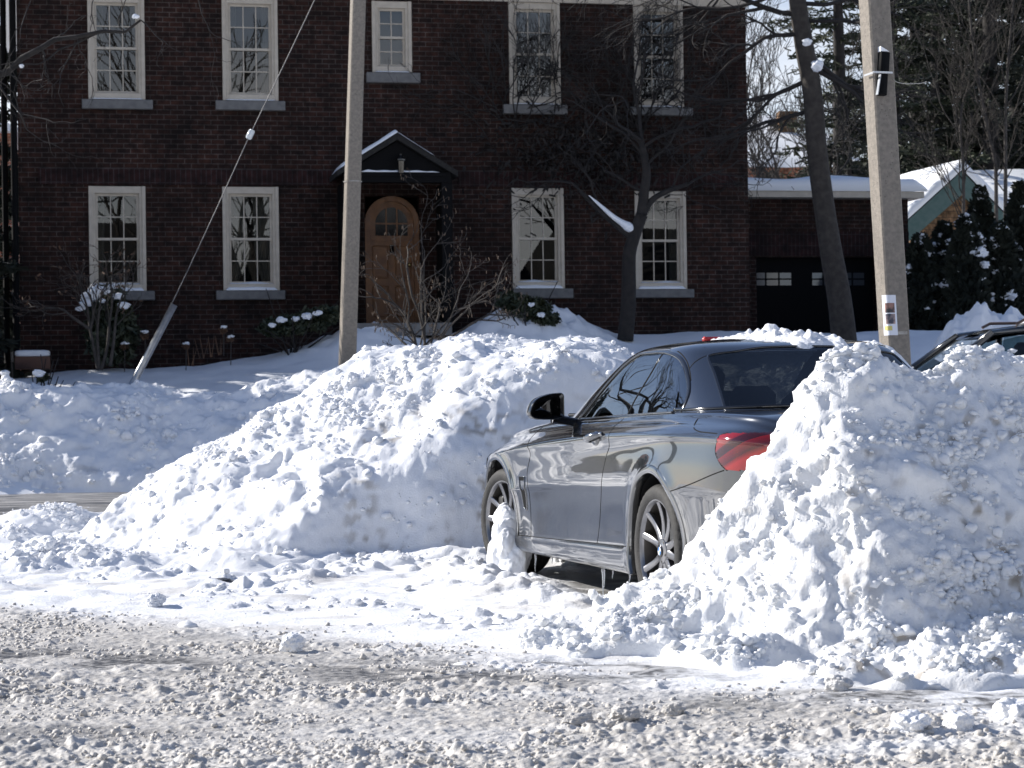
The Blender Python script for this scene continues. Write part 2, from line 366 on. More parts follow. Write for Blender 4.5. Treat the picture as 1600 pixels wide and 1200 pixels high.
I = np.arange(NX * Nf).reshape(NX, Nf)
BF = np.stack([I[:-1, :-1], I[1:, :-1], I[1:, 1:], I[:-1, 1:]], -1).reshape(-1, 4)[:, ::-1]
BV = BPf.reshape(-1, 3); BNv = BN.reshape(-1, 3); BC = BV[BF].mean(1)
body_bvh = BVHTree.FromPolygons(BV.tolist(), BF.tolist())

# greenhouse shell
NTH = 360; th = np.linspace(0, 2 * PI, NTH, endpoint=False)
LV = np.array([[.772, .950, 2.24, .945, -.50, .985], [.757, .995, 2.12, .99, -.44, 1.015], [.722, 1.10, 1.86, 1.10, -.25, 1.115], [.676, 1.21, 1.585, 1.215, -.06, 1.215], [.640, 1.285, 1.385, 1.295, .075, 1.29],
 [.612, 1.326, 1.25, 1.340, .15, 1.333], [.585, 1.345, 1.18, 1.358, .195, 1.352], [.53, 1.363, 1.10, 1.372, .26, 1.366], [.40, 1.382, .98, 1.388, .38, 1.383], [.2, 1.396, .83, 1.398, .55, 1.396], [.004, 1.400, .705, 1.400, .695, 1.400]])
lu = np.array([0, .6, 1.8, 3.1, 4.0, 4.5, 4.8, 5.3, 6.3, 7.6, 9.0]); lw = np.concatenate([np.linspace(0, 5.3, 110), np.linspace(5.36, 9, 40)])
LL = gsm(np.stack([pchip(lu, LV[:, k], lw) for k in range(6)], 1), 3.0, 0); LL[-1] = LV[-1]
c_, s_ = np.cos(th), np.sin(th); NE = 4.4
ex_ = np.sign(c_) * np.abs(c_) ** (2 / NE); ey_ = np.sign(s_) * np.abs(s_) ** (2 / NE)
cx = (LL[:, 2] + LL[:, 4]) / 2; aa = (LL[:, 2] - LL[:, 4]) / 2
GX = cx[:, None] + aa[:, None] * ex_; GY = LL[:, 0:1] * ey_
wS = np.abs(s_) ** 1.6; fr_ = sstep(-.5, .5, c_)
GZ = LL[:, 1:2] * wS + (LL[:, 3:4] * fr_ + LL[:, 5:6] * (1 - fr_)) * (1 - wS)
GP = np.stack([GX, GY, GZ], -1); NL = len(lw)
I = np.arange(NL * NTH).reshape(NL, NTH); I = np.concatenate([I, I[:, :1]], 1)
GF = np.stack([I[:-1, :-1], I[:-1, 1:], I[1:, 1:], I[1:, :-1]], -1).reshape(-1, 4)
GV = GP.reshape(-1, 3); GC = GV[GF].mean(1)
gt = np.roll(GP, -1, 1) - np.roll(GP, 1, 1); gl_ = np.gradient(GP, axis=0); GN = np.cross(gt, gl_); GN /= np.linalg.norm(GN, axis=-1)[..., None] + 1e-12
GN[-1] = [0, 0, 1]; GNv = GN.reshape(-1, 3)
gh_bvh = BVHTree.FromPolygons(GV.tolist(), GF.tolist())

def pick(pts, bvh, s=2.608, ox=700, oy=480):
    """where sight lines through photo points meet the car's own surface: used once to read the outline of its panels"""
    o = CARM @ (CAM - CARO); r = []
    for p in pts:
        d = CARM @ ray(ox + p[0] / s, oy + p[1] / s)
        h = bvh.ray_cast(Vector(o), Vector(d))
        if h[0] is not None: r.append(np.array(h[0]))
    return np.array(r)
def smooth_poly(P, n=60, closed=False):
    P = np.asarray(P, float)
    if closed: P = np.concatenate([P, P[:1]])
    d = np.concatenate([[0], np.cumsum(np.linalg.norm(np.diff(P, axis=0), axis=1))]); t = np.linspace(0, d[-1], n)
    Q = np.stack([pchip(d, P[:, k], t) for k in range(P.shape[1])], 1)
    return Q[:-1] if closed else Q
def inpoly(x, y, P):
    r = np.zeros(len(x), bool); n = len(P)
    for i in range(n):
        x0, y0 = P[i]; x1, y1 = P[(i + 1) % n]
        if y0 == y1: continue
        c = ((y0 > y) != (y1 > y)) & (x < (x1 - x0) * (y - y0) / (y1 - y0) + x0); r ^= c
    return r
def drape(P2, bvh, axis='y', sgn=1):
    """2-D outline -> points and normals on a surface; axis y: (x,z) seen from the side, x: (y,z) from behind, z: (x,y) from above"""
    pts = []; nr = []
    for a, b in P2:
        if axis == 'y': o, d = (a, 2 * sgn, b), (0, -sgn, 0)
        elif axis == 'x': o, d = (-3 * sgn, a, b), (sgn, 0, 0)
        else: o, d = (a, b, 3), (0, 0, -1)
        h = bvh.ray_cast(Vector(o), Vector(d))
        if h[0] is None: continue
        n = np.array(h[1]); n = -n if n @ np.array(d) > 0 else n
        pts.append(np.array(h[0])); nr.append(n)
    return np.array(pts), np.array(nr)
def strip(mb, P, Nn, w, lift=.001, th_=.0, closed=False):
    """thin ribbon lying on a surface, rounded when th_ > 0"""
    P = np.asarray(P); Tn = (np.roll(P, -1, 0) - np.roll(P, 1, 0)) if closed else np.gradient(P, axis=0)
    if closed and len(P) < 3: return
    Tn = Tn / (np.linalg.norm(Tn, axis=1)[:, None] + 1e-12)
    Nn = gsm(Nn, 1.5, 0) if len(Nn) > 8 else Nn
    B = np.cross(Nn, Tn); B /= np.linalg.norm(B, axis=1)[:, None] + 1e-12
    rows = [P - B * w / 2 - Nn * .002, P - B * w / 2 + Nn * lift, P - B * w * .25 + Nn * (lift + th_), P + B * w * .25 + Nn * (lift + th_), P + B * w / 2 + Nn * lift, P + B * w / 2 - Nn * .002]
    G = np.stack(rows, 1)
    if closed: G = np.concatenate([G, G[:1]], 0)
    mb.grid(G)
def sub_mesh(name, V, Nrm, F, mask, m, parent):
    f = F[mask]; ids, inv = np.unique(f, return_inverse=True); mb = MB(); mb.add(V[ids], inv.reshape(-1, 4))
    o = mb.build(name, m, parent)
    o.data.normals_split_custom_set_from_vertices(Nrm[ids].tolist()); return o

# --- outlines read off the photo
sill_px = [(305, 932), (450, 948), (605, 965), (740, 975)]
doorF = pick([(425, 470), (360, 510), (335, 600), (322, 680), (327, 740), (335, 800), (338, 925)], body_bvh)
doorR = pick([(712, 458), (690, 475), (665, 505), (657, 560), (647, 600), (635, 650), (625, 720), (620, 850), (605, 965)], body_bvh)
doorF2 = smooth_poly(doorF[:, [0, 2]], 50); doorR2 = smooth_poly(doorR[:, [0, 2]], 50)
sill2 = smooth_poly(np.stack([np.linspace(.36, 2.42, 12), np.interp(np.linspace(.36, 2.42, 12), X, z2)], 1), 60)
sF = np.interp(doorF2[-1, 0], X, z2); sR = np.interp(doorR2[-1, 0], X, z2)
doorF2 = np.concatenate([[[doorF2[0, 0] - .02, 1.02]], doorF2, [[doorF2[-1, 0], sF]]]); doorR2 = np.concatenate([[[doorR2[0, 0] - .02, 1.03]], doorR2, [[doorR2[-1, 0], sR]]])
door_poly = np.concatenate([doorF2, doorR2[::-1]])
tail = pick([(1092, 575), (1098, 545), (1115, 522), (1140, 515), (1200, 515), (1285, 522)], body_bvh)
tlow = pick([(1092, 590), (1100, 615), (1118, 645), (1138, 663), (1150, 655)], body_bvh)
tail_poly = np.array([tail[3][[0, 2]], tail[2][[0, 2]], tail[1][[0, 2]], tail[0][[0, 2]], tlow[0][[0, 2]], tlow[1][[0, 2]], tlow[2][[0, 2]], tlow[3][[0, 2]]])
tail_poly = np.concatenate([[[-1.2, tail_poly[0, 1] + .005]], tail_poly, [[-1.2, tlow[3][2] - .01]]])
bump2 = pick([(905, 750), (1000, 716), (1125, 665)], body_bvh)[:, [0, 2]]
glassP = pick([(532, 458), (545, 400), (560, 355), (600, 302), (640, 262), (690, 222), (740, 198), (800, 186), (850, 182), (885, 182), (920, 192), (945, 208), (965, 240), (975, 275), (982, 325), (978, 360), (965, 395), (945, 430), (830, 440), (720, 446), (600, 456)], gh_bvh)
rearL = pick([(1062, 196), (1085, 270), (1110, 350), (1130, 418)], gh_bvh)
rearT = pick([(1062, 196), (1110, 184), (1180, 177), (1250, 172), (1330, 168)], gh_bvh)
glass2 = smooth_poly(glassP[:, [0, 2]], 120, True)
ytop = np.array([rearT[0][1], *(rearT[1:4, 1])]); ztop = rearT[:4, 2]
rear_poly = np.concatenate([np.stack([rearL[:, 1], rearL[:, 2]], 1), [[rearL[-1][1] * .97, 1.022], [0, 1.025]], np.zeros((0, 2))])
rtz = float(max(rearT[:, 2].max(), 1.345))
rear_half = [(0, rtz), (.2, rtz - .004), (.38, np.interp(.38, ytop[::-1], ztop[::-1])), tuple(rearT[0][1:]), tuple(rearL[1][1:]), tuple(rearL[2][1:]), tuple(rearL[3][1:]), (0, rearL[3][2] - .004)]
rear_poly = np.array(rear_half + [(-y, z) for y, z in rear_half[-2:0:-1]])

# --- body panels
side = (np.abs(BC[:, 1]) > .55)
dR = np.sqrt((BC[:, 0]) ** 2 + (BC[:, 2] - .335) ** 2); dFr = np.sqrt((BC[:, 0] - 2.81) ** 2 + (BC[:, 2] - .335) ** 2)
RA = .385
cut = side & ((dR < RA + .010) | (dFr < RA + .010)) & (BC[:, 2] < .76)
cab = (np.abs(BC[:, 1]) < np.interp(BC[:, 0], X, Yb) - .09) & (BC[:, 0] > -.25) & (BC[:, 0] < 1.95) & (BC[:, 2] > .9)
mdoor = inpoly(BC[:, 0], BC[:, 2], door_poly) & (np.abs(BC[:, 1]) > np.interp(BC[:, 0], X, Yb) - .02) & ~cut & ~cab
mtail = inpoly(BC[:, 0], BC[:, 2], tail_poly) & (np.abs(BC[:, 1]) > .36) & (BC[:, 0] < -.5)
mbump = (BC[:, 0] < -.15) & (BC[:, 2] < np.interp(-BC[:, 0], -bump2[:, 0], bump2[:, 1])) & ~cut & ~mtail
mhood = (BC[:, 0] > 1.98) & (BC[:, 0] < 3.45) & (np.abs(BC[:, 1]) < np.interp(BC[:, 0], X, Yb) - .01) & (BC[:, 2] > .6)
mtrunk = (BC[:, 0] < -.40) & (BC[:, 0] > -1.01) & (np.abs(BC[:, 1]) < .60) & (BC[:, 2] > .85) & ~mtail
rest = ~(cut | cab | mdoor | mtail | mbump | mhood | mtrunk)
body = sub_mesh('body', BV, BNv, BF, rest, paint, car)
for e in (0, NX - 1):                                    # closed nose and tail
    mb = MB(); L = BPf[e]; mb.add(np.concatenate([L, [[L[0, 0], 0, .5]]]), [[k, k + 1, Nf] for k in range(Nf - 1)] + [[Nf - 1, 0, Nf]])
    mb.build('rear_fascia' if e == 0 else 'front_fascia', paint, car, smooth=False)
doors = {}
for sg, nm in ((1, 'L'), (-1, 'R')):
    doors[sg] = sub_mesh('door', BV, BNv, BF, mdoor & (np.sign(BC[:, 1]) == sg), paint, car)
for sg in (1, -1): sub_mesh('rear_bumper', BV, BNv, BF, mbump & (np.sign(BC[:, 1]) == sg), paint, car)
sub_mesh('bonnet', BV, BNv, BF, mhood, paint, car)
sub_mesh('boot_lid', BV, BNv, BF, mtrunk, paint, car)
# tail lights: red lens over darker inner bars
lens = bpy.data.materials.new('tail_lens'); t, N, L, b = nodes(lens)
b.inputs['Roughness'].default_value = .06; b.inputs['Coat Weight'].default_value = 1.0
tc = N.new('ShaderNodeTexCoord'); sp = N.new('ShaderNodeSeparateXYZ'); L.new(tc.outputs['Object'], sp.inputs[0])
mm = N.new('ShaderNodeMath'); mm.operation = 'MULTIPLY_ADD'; mm.inputs[1].default_value = .55; L.new(sp.outputs['X'], mm.inputs[0]); L.new(sp.outputs['Z'], mm.inputs[2])
wv = N.new('ShaderNodeMath'); wv.operation = 'MULTIPLY'; wv.inputs[1].default_value = 5.2; L.new(mm.outputs[0], wv.inputs[0])
fc = N.new('ShaderNodeMath'); fc.operation = 'FRACT'; L.new(wv.outputs[0], fc.inputs[0])
cr = N.new('ShaderNodeValToRGB'); L.new(fc.outputs[0], cr.inputs[0]); e = cr.color_ramp.elements
e[0].position = 0; e[0].color = (.03, .0015, .002, 1); e[1].position = 1; e[1].color = (.15, .004, .005, 1)
for p, c in ((.22, (.04, .002, .003, 1)), (.28, (.19, .005, .006, 1)), (.60, (.30, .009, .009, 1)), (.74, (.06, .002, .003, 1))):
    q = e.new(p); q.color = c
L.new(cr.outputs[0], b.inputs['Base Color'])
for sg in (1, -1):
    tl = sub_mesh('tail_light', BV + BNv * .004, BNv, BF, mtail & (np.sign(BC[:, 1]) == sg), lens, car)
    mb = MB(); p, n = drape(smooth_poly(tail_poly[1:-1], 50), body_bvh, 'y', sg); strip(mb, p, n, .009, .003, .001); mb.build('gasket', seam_mat, tl)
# seams
def gap(name, p, n, w, par):
    mb = MB(); strip(mb, p, n, w, .0008); mb.build(name, seam_mat, par)
for sg in (1, -1):
    gap('panel_gap', *drape(sill2, body_bvh, 'y', sg), .005, car); gap('panel_gap', *drape(smooth_poly(bump2, 30), body_bvh, 'y', sg), .0055, car)
tp = pick([(1042, 432), (1018, 455), (1005, 478), (1006, 498), (1025, 507), (1075, 513), (1128, 519)], body_bvh)
tp = smooth_poly(tp, 40); pn = np.array([np.array(body_bvh.find_nearest(Vector(q))[1]) for q in tp]); pn[pn[:, 2] < 0] *= -1
for sg in (1, -1): gap('panel_gap', tp * [1, sg, 1], pn * [1, sg, 1], .0055, car)
for sg in (1, -1):
    for line in (doorF2, doorR2): gap('door_gap', *drape(smooth_poly(line, 70), body_bvh, 'y', sg), .0055, doors[sg])
# arch lips, wells, underbody
for wx in (0.0, 2.81):
    for sg in (1, -1):
        an = np.radians(np.linspace(-24, 204, 90)); rows = []
        for a in an:
            pr = []
            for rr, off in ((RA + .040, .0005), (RA + .036, .002), (RA + .016, .003), (RA - .001, .002), (RA - .005, -.004), (RA - .006, -.05)):
                x_, z_ = wx + rr * math.cos(a), .335 + rr * math.sin(a)
                h = body_bvh.ray_cast(Vector((wx + max(rr, RA + .012) * math.cos(a), 2 * sg, max(.335 + max(rr, RA + .012) * math.sin(a), .2))), Vector((0, -sg, 0)))
                yy = (abs(h[0][1]) if h[0] is not None else .86) + off
                pr.append((x_, sg * yy, max(z_, .19)))
            rows.append(pr)
        rows = np.array(rows); ys = gsm(rows[:, :, 1], 2.5, 0); rows[:, :, 1] = ys
        MB().grid(rows).build('wheel_arch', paint, car)
        mb = MB(); an = np.radians(np.linspace(-24, 204, 40)); V = []
        for yy in (.86, .70, .48): V.append([(wx + (RA - .004) * math.cos(a), sg * yy, max(.335 + (RA - .004) * math.sin(a), .19)) for a in an])
        mb.grid(np.array(V)); k = len(an); mb.add([(wx, sg * .48, .3)] + V[-1], [[0, i + 1, i + 2] for i in range(k - 1)])
        mb.build('wheel_well', black_trim, car)
mb = MB(); mb.box((1.28, 0, .24), (1.9, 1.5, .10)); mb.box((1.28, 0, .24), (4.2, .9, .08)); mb.build('underbody', black_trim, car, smooth=False)

# --- roof, pillars, glass
gs = inpoly(GC[:, 0], GC[:, 2], glass2) & (np.abs(GC[:, 1]) > .45)
xfw = np.interp(GC[:, 2], LL[:, 3], LL[:, 2])
bp = np.stack([GC[:, 1], GC[:, 2]], 1)
gr = inpoly(GC[:, 1], GC[:, 2], rear_poly) & (GC[:, 0] < .45)
gw = (GC[:, 0] > .95) & (GC[:, 2] < 1.345) & (GC[:, 2] > .97) & (np.abs(GC[:, 1]) < np.interp(GC[:, 2], [.97, 1.345], [.66, .52]))
sub_mesh('roof', GV, GNv, GF, ~(gs | gr | gw), paint, car)
for sg in (1, -1):
    g = sub_mesh('side_window', GV - GNv * .004, GNv, GF, gs & (np.sign(GC[:, 1]) == sg), car_glass, car)
    mb = MB(); p, n = drape(glass2, gh_bvh, 'y', sg); strip(mb, p, n, .024, .003, .002, True); mb.build('window_trim', gloss_black, g)
    cl = pick([(878, 184), (835, 250), (790, 325), (755, 385), (728, 442)], gh_bvh)
    mb = MB(); p, n = drape(smooth_poly(cl[:, [0, 2]], 24), gh_bvh, 'y', sg); strip(mb, p - n * .003, n, .005, .002, .001); mb.build('window_divider', gloss_black, g)
    sb = np.stack([np.linspace(1.50, -.05, 30), np.interp(np.linspace(1.50, -.05, 30), glass2[glass2[:, 1] < 1.05][:, 0][::-1], glass2[glass2[:, 1] < 1.05][:, 1][::-1]) - .014], 1)
# far-corner line along the belt
beltl = np.stack([np.linspace(1.70, .02, 60), np.interp(np.linspace(1.70, .02, 60), X, zb) + .002], 1)
for sg in (1, -1):
    mb = MB(); p = np.array([[x_, sg * (np.interp(x_, X, Yb) - .005), z_ + .004] for x_, z_ in beltl]); mb.tube(p, .006, 6); mb.build('belt_trim', gloss_black, car)
rg = sub_mesh('rear_window', GV - GNv * .003, GNv, GF, gr, rear_glass_m, car)
mb = MB(); p, n = drape(smooth_poly(rear_poly, 120, True), gh_bvh, 'x'); strip(mb, p, n, .014, .002, .001, True); mb.build('window_trim', gloss_black, rg)
ws = sub_mesh('windscreen', GV - GNv * .003, GNv, GF, gw, car_glass, car)
mb = MB()
rl = [[(888, 182), (893, 165), (903, 148), (920, 134)], [(985, 248), (1005, 225), (1030, 208), (1062, 195)], [(700, 215), (760, 182), (830, 168), (893, 168), (940, 182), (970, 215), (985, 260), (990, 300)], [(920, 134), (965, 137), (1010, 150), (1045, 165)]]
for q in rl:
    P = pick(q, gh_bvh); P = smooth_poly(P, 30); n = np.array([gh_bvh.find_nearest(Vector(a))[1] for a in P]); n[n[:, 2] < 0] *= -1
    for sg in (1, -1): gap('roof_gap', P * [1, sg, 1], n * [1, sg, 1], .006, car)
# --- handle, vent, mirror
hp = pick([(575, 545), (632, 516), (605, 533)], body_bvh)
def handle(sg, par):
    mb = MB(); a, b_ = hp[0], hp[1]; n = 14; P = []
    for k in range(n):
        u = k / (n - 1); q = a * (1 - u) + b_ * u; P.append(q + np.array([0, max(0, .032 * math.sin(PI * u)) ** 1 * 1.3 + .004, 0]))
    P = np.array(P) * [1, sg, 1]; mb.tube(P, [.011 + .009 * math.sin(PI * k / (n - 1)) for k in range(n)], 10)
    MBc = MB(); c = (a + b_) / 2 * [1, sg, 1]; v, f = ICO[3]; MBc.add(v * [.075, .014, .040] + c - [0, 0, .006], f)
    h_ = mb.build('handle', paint, par); MBc.build('handle_recess', gloss_black, par)
handle(1, doors[1]); handle(-1, doors[-1])
vp = pick([(290, 688), (312, 690), (318, 760), (321, 828), (312, 815), (298, 745)], body_bvh)[:, [0, 2]]
for sg in (1, -1):
    p, n = drape(smooth_poly(vp, 40, True), body_bvh, 'y', sg); c = p.mean(0) + n.mean(0) * .0035
    mb = MB(); mb.add(np.concatenate([p + n * .003, [c]]), [[k, (k + 1) % len(p), len(p)] for k in range(len(p))]); vnt = mb.build('fender_vent', seam_mat, car)
    mb = MB(); strip(mb, p, n, .007, .003, .002, True); mb.build('vent_trim', paint, vnt)
def mirror(sg):
    def W2(y, z): return np.array([y, z])
    # outline of the housing seen from behind (y outward, z)
    out = np.array([(.80, .985), (.80, 1.045), (.800, 1.105), (.815, 1.122), (.86, 1.120), (.93, 1.105), (.975, 1.078), (.998, 1.035), (1.005, 1.005), (.990, .985), (.95, .974), (.87, .972)])
    o = smooth_poly(out, 48, True); c = o.mean(0); rows = []
    for sc, dx in ((.80, -.015), (.93, -.030), (.97, -.036), (1.0, -.030), (1.02, 0), (1.0, .035), (.92, .075), (.72, .105), (.4, .122), (.02, .126)):
        q = c + (o - c) * sc; rows.append([(1.60 + dx, sg * (y + .036), z) for y, z in q])
    h = MB().grid(np.array(rows), close=True).build('mirror', gloss_black, car)
    q = c + (o - c) * .86; q = np.array([(1.60 - .020, sg * (y + .036), z) for y, z in q]); mb = MB(); mb.add(np.concatenate([q, [q.mean(0)]]), [[k, (k + 1) % 48, 48] for k in range(48)])
    mb.build('mirror_glass', mirror_gl, h, smooth=False)
    mb = MB(); mb.tube([(1.60, sg * .90, .978), (1.60, sg * .80, .962), (1.61, sg * .755, .950), (1.62, sg * .73, .945)], [.030, .026, .026, .034], 10); mb.build('mirror_arm', gloss_black, h)
mirror_gl = mat('mirror_glass', (.30, .36, .34), .02, 1.0)
mirror(1); mirror(-1)
row = int(np.argmin(np.abs(lw - .95))); rp = GP[row]; rp = rp[(rp[:, 0] < .10)]; rp = rp[np.argsort(np.arctan2(rp[:, 1], -(rp[:, 0] - .6)))]
MB().tube(rp + [0, 0, -.002], .011, 6).build('rear_window_seal', gloss_black, car)
# A-pillar base line and wiper cowl
mb = MB(); mb.box((1.99, 0, .992), (.20, 1.30, .02), bev=.008); mb.build('wiper_cowl', black_trim, car)

# --- wheels
def wheel(wx, sg, yc, steer, front):
    R = .330; w = .235
    ho = bpy.data.objects.new('wheel', None); COL.objects.link(ho); ho.parent = car; ho.location = (wx, sg * yc, R); ho.rotation_euler = (0, 0, steer + (0 if sg > 0 else PI)); ho.empty_display_size = .1
    # tyre: lathe about local y, +y is the outer face
    nA = 180; pr = [(.250, -.100), (.266, -.114), (.295, -.1175), (.315, -.110), (.3255, -.096)]
    lands = [(-.085, 1), (-.050, 1), (-.046, 0), (-.038, 0), (-.034, 1), (-.006, 1), (-.002, 0), (.004, 0), (.008, 1), (.034, 1), (.038, 0), (.046, 0), (.050, 1), (.085, 1)]
    prof = pr + [(R if l else R - .008, y) for y, l in lands] + [(a, -b_) for a, b_ in pr[::-1]]
    prof = np.array(prof); th_ = np.arange(nA) * 2 * PI / nA
    V = np.zeros((len(prof), nA, 3))
    for k, (r_, y_) in enumerate(prof):
        rr = np.full(nA, r_)
        if r_ > .31: rr = rr - .006 * ((np.arange(nA) + int(abs(y_) * 60)) % 4 == 0)
        V[k, :, 0] = rr * np.cos(th_); V[k, :, 1] = y_; V[k, :, 2] = rr * np.sin(th_)
    MB().grid(V, close=True).build('tyre', rubber, ho, angle=35)
    # rim: barrel, lip, five paired spokes
    mb = MB(); mb.lathe([(.243, -.10), (.240, -.09), (.230, -.06), (.228, 0), (.234, .070), (.241, .090)], 90, 'y'); mb.build('rim_barrel', dark_metal, ho)
    mb = MB(); mb.lathe([(.238, .086), (.243, .098), (.250, .105), (.2585, .105), (.262, .098), (.256, .088)], 90, 'y')
    for k in range(5):
        a0 = 2 * PI * k / 5 + PI / 2 + (.0 if front else .22)
        for d in (-1, 1):
            rows = []
            for u in np.linspace(0, 1, 8):
                r_ = .050 + u * (.245 - .050); an = a0 + d * (.014 + .052 * u) / r_
                wd = .0185 - .003 * u + .006 * abs(u - .5); yo = .078 + .020 * u ** 1.5 - .012 * math.sin(PI * u); dp = .034 - .008 * u
                e_r = np.array([math.cos(an), 0, math.sin(an)]); e_t = np.array([-math.sin(an), 0, math.cos(an)]); cc = e_r * r_
                rows.append([cc - e_t * wd + [0, yo - dp, 0], cc - e_t * wd * 1.0 + [0, yo - .006, 0], cc - e_t * wd * .55 + [0, yo, 0], cc + e_t * wd * .55 + [0, yo, 0], cc + e_t * wd + [0, yo - .006, 0], cc + e_t * wd + [0, yo - dp, 0]])
            mb.grid(np.array(rows))
    mb.lathe([(.002, .088), (.030, .088), (.036, .084), (.060, .080), (.068, .070), (.070, .03)], 40, 'y')
    rim = mb.build('rim', alloy, ho, angle=40)
    for k in range(5):
        mb = MB(); a0 = 2 * PI * k / 5 + PI / 2 + .63; mb.lathe([(.001, .082), (.008, .082), (.009, .072)], 8, 'y', (.050 * math.cos(a0), 0, .050 * math.sin(a0))); mb.build('wheel_bolt', dark_metal, rim)
    MB().lathe([(.001, .0915), (.031, .0915), (.033, .088)], 32, 'y').build('centre_cap', gloss_black, rim)
    for k in range(4):
        an = np.linspace(k * PI / 2, (k + 1) * PI / 2, 9); v = [(0, .0925, 0)] + [(.021 * math.cos(a), .0925, .021 * math.sin(a)) for a in an]
        MB().add(v, [[0, i + 1, i + 2] for i in range(8)]).build('cap_emblem', emb_w if k % 2 else emb_b, rim, smooth=False)
    mb = MB(); mb.lathe([(.06, .030), (.165, .030), (.165, .012), (.06, .012)], 60, 'y', closed=True); mb.lathe([(.001, .045), (.075, .045), (.080, .01)], 30, 'y')
    mb.lathe([(.212, -.075), (.05, -.075)], 40, 'y')
    mb.build('brake_disc', dark_metal, rim)
    mb = MB(); mb.box((.11 if front else -.11, .03, .09), (.09, .07, .14), bev=.015); mb.build('brake_caliper', black_trim, rim)
emb_w = mat('emblem_white', (.75, .76, .78), .3); emb_b = mat('emblem_blue', (.03, .16, .42), .3)
wheel(0, 1, .765, 0, False); wheel(0, -1, .765, 0, False); wheel(2.81, 1, .752, RAD(9), True); wheel(2.81, -1, .752, RAD(9), True)
# --- lights and plate at the ends
for sg in (1, -1):
    mb = MB(); p, n = drape(smooth_poly([(3.05, .74), (3.30, .76), (3.44, .70), (3.44, .63), (3.25, .64), (3.08, .69)], 40, True), body_bvh, 'y', sg); c = p.mean(0) + n.mean(0) * .01
    mb.add(np.concatenate([p + n * .004, [c]]), [[k, (k + 1) % len(p), len(p)] for k in range(len(p))]); mb.build('headlight', mat('headlight_lens', (.5, .52, .55), .05, .6, coat=1), car)
mb = MB(); mb.box((-1.05, 0, .62), (.02, .52, .13), bev=.004); mb.build('licence_plate', mat('plate_white', (.75, .76, .78), .5), car)
# --- interior
def seat(x, y, hz):
    mb = MB(); R = Matrix.Rotation(RAD(-16), 3, 'Y'); mb.box((x, y, .80), (.14, .48, .66), R=R, bev=.06); mb.box((x - .10, y, hz), (.10, .27, .19), R=R, bev=.05); mb.box((x + .26, y, .47), (.52, .50, .16), bev=.05)
    mb.build('seat', cloth, car, angle=50)
for y in (.36, -.36): seat(.78, y, 1.16)
for y in (.34, -.34):
    mb = MB(); mb.box((.12, y, .80), (.14, .50, .46), R=Matrix.Rotation(RAD(-18), 3, 'Y'), bev=.06); mb.box((.02, y, 1.07), (.09, .25, .14), bev=.045); mb.build('rear_seat', cloth, car)
mb = MB(); mb.box((1.70, 0, .86), (.55, 1.36, .22), bev=.06); mb.box((1.50, .36, .955), (.22, .36, .10), bev=.04); mb.box((.8, 0, .35), (2.3, 1.4, .03)); mb.box((-.26, 0, .95), (.30, 1.25, .04), bev=.01); mb.build('dashboard', cloth, car)
mb = MB(); a = np.linspace(0, 2 * PI, 41); mb.tube([(1.36 - .05 * math.sin(q), .36 + .18 * math.cos(q), .93 + .17 * math.sin(q)) for q in a], .014, 8, cap=False); mb.box((1.38, .36, .93), (.04, .32, .06), bev=.015); mb.build('steering_wheel', cloth, car)
# ============================================================ SNOW, STREET, LAWN
def snow_mat(name, col=(.87, .88, .90), dirt=(.30, .26, .21), amt=.5, scale=2.2, bump=.35):
    """fresh to soiled snow: brown specks and smears laid where noise puts them, fine grain in the bump"""
    m = bpy.data.materials.new(name); t, N, L, b = nodes(m); b.inputs['Roughness'].default_value = .55; b.inputs['Specular IOR Level'].default_value = .35
    tc = N.new('ShaderNodeTexCoord')
    def noise(sc, det, rough=.6):
        n = N.new('ShaderNodeTexNoise'); n.inputs['Scale'].default_value = sc; n.inputs['Detail'].default_value = det; n.inputs['Roughness'].default_value = rough
        L.new(tc.outputs['Object'], n.inputs['Vector']); return n
    def ramp(n, a, bb):
        r = N.new('ShaderNodeMapRange'); r.inputs[1].default_value = a; r.inputs[2].default_value = bb; r.clamp = True; L.new(n.outputs['Fac'], r.inputs[0]); return r
    big = ramp(noise(scale, 4), .50, .70); fine = ramp(noise(scale * 13, 5, .7), .54, .72)
    mu = N.new('ShaderNodeMath'); mu.operation = 'MULTIPLY'; L.new(big.outputs[0], mu.inputs[0]); L.new(fine.outputs[0], mu.inputs[1])
    m2 = N.new('ShaderNodeMath'); m2.operation = 'MULTIPLY'; m2.inputs[1].default_value = amt; L.new(mu.outputs[0], m2.inputs[0])
    at_ = N.new('ShaderNodeAttribute'); at_.attribute_name = 'dirt'
    ad = N.new('ShaderNodeMath'); ad.operation = 'ADD'; ad.use_clamp = True; L.new(m2.outputs[0], ad.inputs[0]); L.new(at_.outputs['Fac'], ad.inputs[1])
    mx = N.new('ShaderNodeMix'); mx.data_type = 'RGBA'; mx.inputs['A'].default_value = (*col, 1); mx.inputs['B'].default_value = (*dirt, 1)
    L.new(ad.outputs[0], mx.inputs['Factor']); L.new(mx.outputs['Result'], b.inputs['Base Color'])
    n1 = noise(85, 6, .7); bu = N.new('ShaderNodeBump'); bu.inputs['Strength'].default_value = bump; bu.inputs['Distance'].default_value = .02
    L.new(n1.outputs['Fac'], bu.inputs['Height']); L.new(bu.outputs[0], b.inputs['Normal'])
    return m
snow = snow_mat('snow', amt=.35)
snow_dirty = snow_mat('snow_soiled', (.85, .86, .87), amt=.8, scale=1.6)
snow_soft = mat('snow_soft', (.84, .86, .89), .6, bump=.15, bscale=25)
roofsnow = mat('roof_snow', (.86, .88, .90), .6, bump=.1, bscale=14)
chunk_mat = snow_mat('snow_lump', (.84, .85, .87), amt=.3, scale=4, bump=.2)
